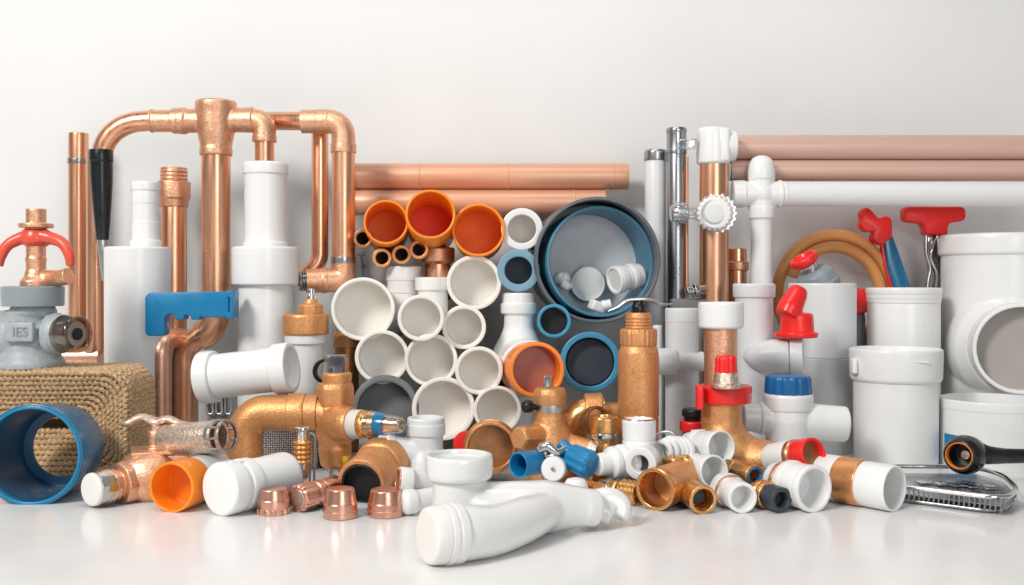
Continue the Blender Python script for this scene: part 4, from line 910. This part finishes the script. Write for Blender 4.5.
b = MB(); b.C(W(704, 290, d - .02), W(686, 291, d - .03), [(0, 5), (.3, 5), (.35, 7), (.6, 7), (.65, 4), (1, 4), (1, 0)], b=.5); part(t, 'lower_clip', 'chrome', b)

d = 1.99
t = thing('grey_white_post', 'pale grey upright tube with metal cap beside the steel tube', 'tube')
b = MB(); b.V(655.5, d, [(gy(d), 0), (gy(d), 10.6), (160, 10.6), (160, 0)]); part(t, 'tube', 'white_grey', b)
b = MB(); b.V(655.5, d, [(161, 10), (161, 11.4), (152, 11.4), (150, 10.4), (150, 0)], b=.6); part(t, 'cap', 'steel', b)
d = 1.96
t = thing('steel_tube', 'upright steel tube with bracket holes and thin copper strip beside it', 'tube')
b = MB(); b.V(676.5, d, [(gy(d), 0), (gy(d), 9.8), (152, 9.8), (152, 0)]); tb = part(t, 'tube', 'steel', b)
b = MB(); b.V(676.5, d, [(155, 9), (154.5, 10.4), (150, 10.4), (149.5, 9.8), (133, 9.8), (132, 10.4), (130, 10.4), (128, 9.6), (128, 7.8), (134, 7.4), (134, 0)], b=.4); part(t, 'cap', 'steel', b)
b = MB(); b.tube([W(686.6, 157, d - .004), W(686.6, 302, d - .004)], M(1.9, d), n=12); part(t, 'copper_strip', 'copper', b)
for y in (268, 274.5): b = MB(); b.C(W(678, y, d - M(9.6, d)), W(678, y, d - M(8, d)), [(0, 0), (0, 1.6), (1, 1.6), (1, 0)], b=0); part(tb, 'screw_hole', 'hole', b)
b = MB(); b.box(W(688, 305, d - .02), (M(36, d), .045, M(13, d)), None, .004)
b.box(Vector((W(690, 0, d).x, d - .015, W(0, 310, d).z / 2)), (M(20, d), .03, W(0, 310, d).z), None, .003); part(t, 'black_base', 'dark_grey', b)

d = 1.83
t = thing('white_branch_pipe', 'upright white pipe with horizontal branch and collar right of the canister', 'pipe')
b = MB(); b.V(682, d, [(gy(d), 0), (gy(d), 16.6), (322, 16.6), (321.5, 16.9), (309, 16.9), (308, 16), (308, 0)], b=.6); part(t, 'pipe', 'white_grey', b)
b = MB(); b.C(W(650, 361.5, d - .035), W(684, 361.5, d - .035), [(0, 0), (.02, 9), (.1, 12.6), (.55, 14), (.75, 13), (.82, 8.6), (1, 8.6), (1, 0)], b=1.5); part(t, 'branch', 'white_grey', b)
b = MB(); b.C(W(680, 361.5, d - .035), W(702.5, 361.5, d - .03), [(0, 0), (0, 8.4), (.05, 9), (.86, 9), (.88, 10), (1, 10), (1, 0)], b=.5); part(t, 'collar', 'white_grey', b)
b = MB(); d2 = 1.86; b.V(657.5, d2, [(gy(d2), 0), (gy(d2), 5.6), (372, 5.6), (370, 5.2), (327, 5.2), (325, 4.4), (325, 0)], b=.5); part(t, 'thin_pipe', 'white_grey', b)

# horizontal pipes right
d = 1.99
GH = 'long pale copper coloured pipes along the right wall'
for y, r, x0, lab in ((147.5, 12.4, 731, 'upper pale copper coloured pipe running right along the wall'), (170.5, 10.6, 736, 'lower pale copper coloured pipe just above the white horizontal pipe')):
    t = thing('long_copper_pipe', lab, 'pipe', GH)
    b = MB(); b.C(W(x0 - 6, y, d), W(1075, y, d), [(0, 0), (0, r), (1, r), (1, 0)], b=0); part(t, 'pipe', 'terracotta_pale', b)
    if y > 160:
        b = MB(); b.C(W(729, y + 1, d), W(738, y + 1, d), [(0, 0), (0, 9), (.1, 9.8), (.9, 9.8), (1, 9), (1, 0)], b=.4); part(t, 'end_collar', 'steel', b)
d = 1.95
t = thing('white_cross_pipe', 'white cross joint with domed top and long white pipe running right', 'pipework')
b = MB()
b.V(761.5, d, [(218, 0), (218, 12.6), (205, 12.8), (180, 12.4), (176, 12), (176, 0)], b=1)
b.C(W(742, 194, d), W(786, 194, d), [(0, 13), (.5, 12.8), (1, 13)], b=0)
b.ball(W(761.5, 194, d), M(14.4, d))
part(t, 'cross', 'white', fuse(b, .0016, 4))
b = MB(); b.V(761.5, d, [(181, 11), (180, 13.4), (170, 13.4), (163, 12.2), (158, 9), (155.6, 4), (155.3, 0)], b=1.5); part(t, 'domed_cap', 'white', b)
b = MB(); b.C(W(732, 194, d), W(745, 194, d), [(0, 0), (0, 12.6), (.06, 13.6), (.9, 13.8), (1, 13)], b=.5); part(t, 'end_collar', 'white', b)
b = MB(); b.C(W(778, 194, d), W(1075, 194, d), [(0, 13), (.001, 14), (.009, 14), (.01, 12.6), (1, 12.6), (1, 0)], b=.4); part(t, 'long_pipe', 'white', b)
b = MB(); b.V(761.5, d, [(292, 10.6), (220, 10.6), (218, 12.8), (207, 13.2), (206.5, 12)], b=.5); part(t, 'drop_pipe', 'white', b)
d = 1.99
t = thing('copper_pipe', 'short copper coupling pipe left of the white drop pipe', 'pipe', 'upright copper pipes')
b = MB(); b.V(737, d, [(gy(d), 0), (gy(d), 9.4), (249, 9.4), (248, 8.6), (248, 0)]); part(t, 'pipe', 'copper', b)
b = MB(); b.V(737.5, d, [(271, 9), (270, 11), (262, 11), (261, 9)], b=.5); part(t, 'ring', 'copper_cast', b)

d = 1.80
t = thing('white_elbow_pipe', 'white socketed elbow pipe with open end pointing right, under the red nozzle', 'elbow')
b = MB(); b.V(754, 1.845, [(gy(1.845), 0), (gy(1.845), 18.6), (292, 18.6), (292, 0)], b=0); part(t, 'pipe', 'white_grey', b)
b = MB(); b.C(W(743, 357, 1.815), W(790, 355.5, 1.79), [(0, 0), (.03, 4), (.15, 10), (.35, 14.6), (.6, 16.6), (.96, 17), (1, 16.4), (1, 14)], b=2.5); part(t, 'elbow', 'white_grey', b)
b = MB(); b.V(754, 1.845, [(298, 18), (297, 20.6), (285, 21), (283.5, 20), (283.5, 16), (288, 12), (288, 0)]); part(t, 'socket', 'white_grey', b)
b = MB(); b.cup(W(803.5, 355.5, 1.782), W(790.5, 355.5, 1.789), 18.6, 15, .8, b=1.2); part(t, 'mouth', 'white_grey', b)
d = 1.785
t = thing('red_nozzle', 'bright red nozzle with round flange standing on the white elbow', 'nozzle')
b = MB(); b.V(796, d, [(337.5, 0), (337.5, 20), (336.5, 21.4), (332.5, 21.4), (331.5, 18)], b=.7); part(t, 'flange', 'red', b)
b = MB(); b.V(797, d, [(333, 17), (316, 16), (313, 14.5), (312, 0)], b=1.2)
b.C(W(786, 316, d - .015), W(800, 288, d + .0), [(0, 11), (.3, 12.6), (.8, 10.4), (1, 8), (1, 0)], b=2.5)
part(t, 'body', 'red', fuse(b, .0016, 4))

d = 1.96
t = thing('wide_white_pipe', 'wide upright white pipe behind the red nozzle, with a seam halfway', 'pipe')
b = MB(); b.V(822, d, [(356.5, 0), (356.5, 32.6), (355.5, 33), (285, 33), (283, 32.4), (283, 30), (300, 30), (300, 0)], b=.6); part(t, 'pipe', 'white_grey', b)
b = MB(); b.V(822, d, [(gy(d), 0), (gy(d), 33.4), (357.5, 33.6), (356.6, 33), (356.6, 0)], b=.5); part(t, 'lower_pipe', 'shaded_pvc_grey', b)  # lower pipe in a darker grey, painting in the shade behind the elbow
t = thing('grey_red_valve', 'tilted grey valve cap with red ring sitting on the wide white pipe', 'valve')
b = MB(); b.C(W(822, 291, d), W(812, 269, d - .006), [(0, 0), (0, 20), (.35, 21.5), (.4, 20), (.78, 19), (1, 13), (1, 0)], b=1.2, mod=hexa(8, .5)); part(t, 'body', 'grey_plastic', b)
b = MB(); b.C(W(813, 273, d - .01), W(808, 262, d - .015), [(0, 8), (.4, 7), (1, 8), (1, 0)], b=.6); part(t, 'neck', 'chrome', b)
b = MB(); A, B = W(807, 265, d - .016), W(802.5, 256.5, d - .019)
b.C(A, B, [(0, 0), (0, 10), (.3, 14), (.7, 14.6), (1, 13.6), (1, 11), (.6, 9), (.6, 0)], b=1); part(t, 'red_ring', 'red', b)

def coil(cx, cy, r0, r1, y0, y1, d0, d1, turns, rt):
    P = []
    n = int(72 * turns)
    for i in range(n + 1):
        f = i / n; q = 2 * PI * turns * f - 1.2; r = r0 + (r1 - r0) * f
        P.append(W(cx + r * math.cos(q), cy + (y1 - y0) * f - r * math.sin(q) * 1.06, d0 + (d1 - d0) * f))
    return P, [M(rt, d0)] * len(P)
b = MB(); P, Q = coil(832, 295, 61.5, 45, 0, 2, 2.115, 2.10, 1.62, 5.9); b.sweep(P, Q, 18)
single('coiled_hose', 'tan coiled hose hanging behind the white containers', 'hose', 'hose', b)
t = thing('red_tap', 'small red round knob showing between the wide white pipe and the ridged jar', 'knob')
d = 2.06
b = MB(); b.C(W(858, 301, d - .02), W(858, 301, d + .01), [(0, 0), (0, 12), (.2, 13), (.8, 13), (1, 11), (1, 0)], b=1, n=72, mod=lobes(9, .04)); part(t, 'knob', 'red', b)
b = MB(); b.V(859, d + .005, [(gy(d), 0), (gy(d), 6), (318, 6), (306, 4), (306, 0)], b=.5); part(t, 'stem', 'grey_plastic', b)

# ================================================================ right: tools and tubs
d = 2.10
t = thing('red_blue_pliers', 'red headed tool with curved blue grip leaning on the wall behind the jar', 'tool')
b = MB(); b.prism([(882, 240), (891, 235), (895, 246), (902, 266), (909, 288), (916, 312), (924, 350), (908, 350), (899, 310), (893, 290), (886, 268)], d - .008, d + .012, .004); part(t, 'grip', 'blue', b)
b = MB(); b.prism([(880, 243), (885, 245), (888, 266), (895, 288), (901, 308), (909, 350), (904, 350), (895, 310), (889, 288), (882.5, 264)], d - .003, d + .01, .001); part(t, 'grip_edge', 'red', b)
b = MB(); b.prism([(862.6, 207.7), (867, 208), (872, 213), (877, 219), (882, 216.5), (886.5, 216), (890, 220.5), (890.5, 237), (880, 246), (874, 243), (869, 238.5), (873, 232), (863, 232), (858, 226), (860, 219), (858.7, 213)], d - .016, d + .012, .005); part(t, 'head', 'red', b)
t = thing('red_t_handle_tool', 'red T shaped handle with twin bent steel rods leaning behind the jar', 'tool')
b = MB(); b.prism([(904, 207), (960, 207), (963, 210), (963, 219), (960, 221.5), (948, 223), (945.5, 226), (945, 235.5), (923, 235.5), (922, 227), (919, 223.5), (905, 222.5), (902, 219), (902, 210)], d - .016, d + .016, .005); part(t, 'handle', 'red', b)
b = MB(); b.wavy([W(926, 233, d), W(926, 252, d), W(930, 268, d), W(927, 290, d), W(928, 350, d)], M(2.2, d), n=12); part(t, 'rod', 'chrome', b)
b = MB(); b.wavy([W(938, 233, d), W(933, 248, d), W(931, 258, d), W(937, 274, d), W(936, 292, d), W(935, 350, d)], M(2.2, d), n=12); b.box(W(934, 262, d + .006), (M(15, d), .004, M(60, d)), None, .001); part(t, 'rod', 'chrome', b)

d = 2.0
t = thing('ridged_white_jar', 'white jar with ridged rim standing behind the white bucket', 'jar')
b = MB(); b.V(903.5, d, [(gy(d), 0), (gy(d), 34.6), (303, 34.6), (303, 32)]); part(t, 'body', 'white', b)
b = MB(); b.V(903.5, d, [(304, 33), (302.5, 35.2), (298.5, 35.2), (298, 35.6), (294, 35.6), (293.5, 36.1), (289.5, 36.3), (287.6, 35.6), (287.6, 33), (310, 32), (310, 0)], b=.5); part(t, 'rim', 'white', b)
d = 1.835
t = thing('white_bucket', 'large white bucket with wide tabbed rim standing at the right', 'bucket')
b = MB(); b.V(895.5, d, [(gy(d), 0), (gy(d), 39), (gy(d) - 2, 40), (378, 40.6), (378, 0)], n=64); part(t, 'body', 'white', b)
b = MB(); b.V(895.5, d, [(381, 40), (379.5, 43), (377, 44), (352, 44.6), (349, 44.2), (348, 43), (349, 41.5), (356, 40.5), (356, 0)], n=64, b=.9); rm = part(t, 'rim', 'white', b)
for x in (853.5, 937.5): b = MB(); b.box(W(x, 366, d - .02), (M(5, d), .02, M(15, d)), None, .003); part(rm, 'tab', 'white', b)
for x, y in ((921, 362),): b = MB(); b.tube([W(x - 8, y, d - M(43.7, d)), W(x + 8, y + .6, d - M(43.7, d))], M(1.1, d), n=8); part(rm, 'ridge', 'white', b)
b = MB(); b.box(W(905, 381.5, d - M(40, d)), (M(3, d), .006, M(5, d)), None, .001)
part(rm, 'tab', 'white', b)

d = 2.035
t = thing('large_white_tee', 'large white capped pipe tee with wide open mouth at the right edge', 'tee')
b = MB()
b.V(1001, d, [(gy(d), 0), (gy(d), 56), (250, 56), (250, 0)], n=64)
b.C(W(1000, 345, d), W(1019, 349, 1.925), [(0, 58), (.45, 60), (.75, 56), (1, 47)], n=64, b=2)
part(t, 'body', 'white', fuse(b, .003, 8))
b = MB(); b.V(1001, d, [(256, 55), (255, 58), (253, 59), (238, 59), (235.5, 58), (234.5, 55), (234.5, 0)], n=64); part(t, 'cap', 'white', b)
b = MB(); b.cup(W(1022, 349, 1.865), W(1014, 347, 1.93), 45, 41, .95, n=64, b=1.2); mo = part(t, 'mouth', 'white', b)
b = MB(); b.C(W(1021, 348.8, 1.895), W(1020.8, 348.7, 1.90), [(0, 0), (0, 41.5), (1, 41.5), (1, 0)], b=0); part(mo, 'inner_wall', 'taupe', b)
d = 1.81
t = thing('open_white_tub', 'open white tub with blue label standing under the large white tee', 'tub')
b = MB(); b.V(991, d, [(gy(d), 0), (gy(d), 49), (408, 49), (407, 49.5), (399, 49.5), (398, 48.6), (398, 46.8), (gy(d) - 3, 46.5), (gy(d) - 3, 0)], n=72, b=.6); part(t, 'tub', 'white', b)
b = MB(); cx = W(991, 0, d).x; r = M(49, d) + .0008; g = []
for y in (432, 458.5): g.append([b.bm.verts.new((cx - r * math.cos(q), d - r * math.sin(q), W(0, y, d).z)) for q in (.12 + .055 * k for k in range(15))])
for k in range(14): b.bm.faces.new((g[0][k], g[0][k + 1], g[1][k + 1], g[1][k]))
part(t, 'label', 'blue_bright', b)

d = 1.60
t = thing('black_wrench', 'black ring wrench with orange lined head lying before the open tub', 'wrench')
A, B = W(959, 456, 1.585), W(971, 453.5, 1.625)
b = MB(); b.C(A, B, [(0, 12.4), (0, 15), (.2, 18.4), (.5, 19.8), (.85, 18), (1, 14), (1, 11.5)], b=2, closed=True); part(t, 'head', 'black', b)
b = MB(); b.C(A - (B - A) * .03, A.lerp(B, .4), [(.1, 12), (0, 12.4), (0, 13.2), (.1, 13.6), (.2, 13), (.3, 13.2), (.5, 12.8), (.5, 12)], b=.5, closed=True); part(t, 'orange_liner', 'orange', b)
b = MB(); b.C(A.lerp(B, .75), A.lerp(B, .9), [(0, 0), (0, 12.5), (1, 12.5), (1, 0)], b=0); co = part(t, 'socket', 'dark_grey', b)
b = MB(); b.C(A.lerp(B, .5), A.lerp(B, .78), [(0, 0), (0, 4.6), (1, 5), (1, 0)], b=.5); part(co, 'pin', 'chrome', b)
b = MB(); b.wavy([W(978, 453, 1.608), W(988, 455, 1.61), W(1005, 456, 1.62), W(1030, 456, 1.63), W(1060, 456, 1.65)], [M(11.5, d), M(9.5, d), M(7.8, d), M(7.2, d), M(7.5, d)], flat=(1, .7, 1)); part(t, 'handle', 'black', b)

t = thing('steel_strainer', 'low shiny steel strainer tray with wire edge at the right front', 'strainer')
def on(px, py, z): dd = (H - z) * F / (py - HY); return Vector(((px - 512) / F * dd, dd, z))
rim = [on(880, 484, .024), on(880, 466, .024), on(975, 467, .024), on(1003, 475, .024), on(1018, 489, .024), on(1006, 499, .024)]
rp = MB(); rp.tube(rim + [rim[0]], .0036, .03, n=12); part(t, 'rim', 'chrome', rp)
lowr = [Vector((p.x * .995, p.y + (.008 if i in (0, 5, 4) else -.008), .004)) for i, p in enumerate(rim)]
b = MB(); b.tube(lowr + [lowr[0]], .0028, .03, n=10); part(t, 'foot_wire', 'steel', b)
b = MB()
fl = [b.bm.verts.new((p.x, p.y + (.003 if i in (0, 5, 4) else -.003), .012)) for i, p in enumerate(rim)]
b.bm.faces.new(fl); ex = bmesh.ops.extrude_face_region(b.bm, geom=b.bm.faces[:]); bmesh.ops.translate(b.bm, verts=[v for v in ex['geom'] if isinstance(v, bmesh.types.BMVert)], vec=(0, 0, .0015)); part(t, 'tray', 'steel', b)
b = MB()
for k in range(26):
    f = k / 25
    for (a, c, a2, c2) in ((rim[0], rim[5], lowr[0], lowr[5]),):
        p, q = a.lerp(c, f), a2.lerp(c2, min(1, f + .035))
        b.tube([p, (p + q) / 2 + Vector((0, -.003, 0)), q], .0013, 0, n=6)
for k in range(10):
    f = k / 9; p, q = rim[5].lerp(rim[4], f), lowr[5].lerp(lowr[4], f); b.tube([p, q], .0013, 0, n=6)
part(t, 'wire_mesh', 'steel', b)
b = MB()
for x in (925, 942, 958, 973, 990): b.box(on(x, 482 + (x - 925) * .08, .016), (.024, .022, .002), Matrix.Rotation(.2, 3, 'Z'), .0005)
part(t, 'slotted_plates', 'chrome', b)

t = thing('banded_white_pipe', 'white pipe with broad copper band lying in the front row at the right', 'pipe')
A, B = lay(895, 1.437, 23), lay(815, 1.535, 22)
b = MB(); b.cup(A, A.lerp(B, .45), 22.8, 20.4, .9, b=1); part(t, 'front', 'white', b)
b = MB(); b.C(A.lerp(B, .36), A.lerp(B, .66), [(0, 0), (0, 23), (.03, 23.5), (.97, 23.5), (1, 23), (1, 0)], b=.3); part(t, 'copper_band', 'copper_band', b)
b = MB(); b.C(A.lerp(B, .64), B, [(0, 0), (0, 22), (.05, 22.8), (.95, 22.4), (1, 21), (1, 0)]); part(t, 'back', 'white', b)

d = 1.70
t = thing('white_tee_with_blue_cap', 'white drain tee topped by a ribbed blue screw cap', 'tee')
b = MB()
b.V(788, d, [(gy(d), 0), (gy(d), 17), (452, 18), (440, 22), (420, 24), (408, 23), (408, 0)], b=2)
b.C(W(752, 418, d), W(846, 424, d), [(0, 14), (.25, 17), (.5, 20), (.75, 18), (1, 17.6), (1, 0)], b=1)
part(t, 'body', 'white', fuse(b, .0018, 6))
b = MB(); b.C(W(742, 417, d), W(762, 418, d), [(0, 0), (0, 13), (.06, 14), (.8, 14.4), (.84, 16), (1, 16.6), (1, 12)], b=.6); part(t, 'left_collar', 'white', b)
b = MB(); b.V(788, d, [(411, 22), (409, 24.4), (396, 24.8), (393.5, 24), (393, 20)]); part(t, 'top_collar', 'white', b)
b = MB(); b.V(788, d, [(393.5, 0), (393.5, 22.6), (392, 22.8), (378, 22), (376, 21), (375, 19.4), (375, 0)], b=.9, n=120, mod=lobes(16, .025)); part(t, 'blue_cap', 'blue_cap', b)

settle()

# ================================================================ light, world, camera
w = bpy.data.worlds.new('World'); SC.world = w; w.use_nodes = True
bg = w.node_tree.nodes['Background']; bg.inputs[0].default_value = (.96, .98, 1, 1); bg.inputs[1].default_value = .23
def area(name, loc, aim, size, power, col, sy=None):
    l = bpy.data.lights.new(name, 'AREA'); l.energy = power; l.color = col; l.size = size
    if sy: l.shape = 'RECTANGLE'; l.size_y = sy
    o = bpy.data.objects.new(name, l); COL.objects.link(o); o.location = loc
    o.rotation_euler = (Vector(aim) - Vector(loc)).to_track_quat('-Z', 'Y').to_euler(); o['kind'] = 'helper'; return o
area('softbox_key', (-1.85, -.75, 2.3), (0, 1.9, .25), .85, 98, (1, .965, .92), .85)
area('softbox_fill', (.9, -1.1, .95), (.1, 1.8, .25), 1.0, 17, (.95, .975, 1), 1.2)
area('softbox_top', (.0, 1.1, 2.3), (0, 1.5, 0), 1.4, 11, (1, .99, .97), .6)

cam = bpy.data.cameras.new('camera'); co = bpy.data.objects.new('camera', cam); COL.objects.link(co)
co.location = (0, 0, H); co.rotation_euler = (PI / 2, 0, 0)
cam.sensor_width = 36; cam.lens = 36 * F / 1024; cam.shift_y = -(292.5 - HY) / 1024
cam.clip_start = .05; cam.clip_end = 60; SC.camera = co
SC.view_settings.view_transform = 'Standard'; SC.view_settings.look = 'None'; SC.view_settings.exposure = 0; SC.view_settings.gamma = 1
SC.render.engine = 'CYCLES'; SC.cycles.use_denoising = True; SC.cycles.max_bounces = 10; SC.cycles.transmission_bounces = 10; SC.cycles.caustics_reflective = False; SC.cycles.caustics_refractive = False
try: SC.cycles.denoiser = 'OPENIMAGEDENOISE'
except Exception: pass
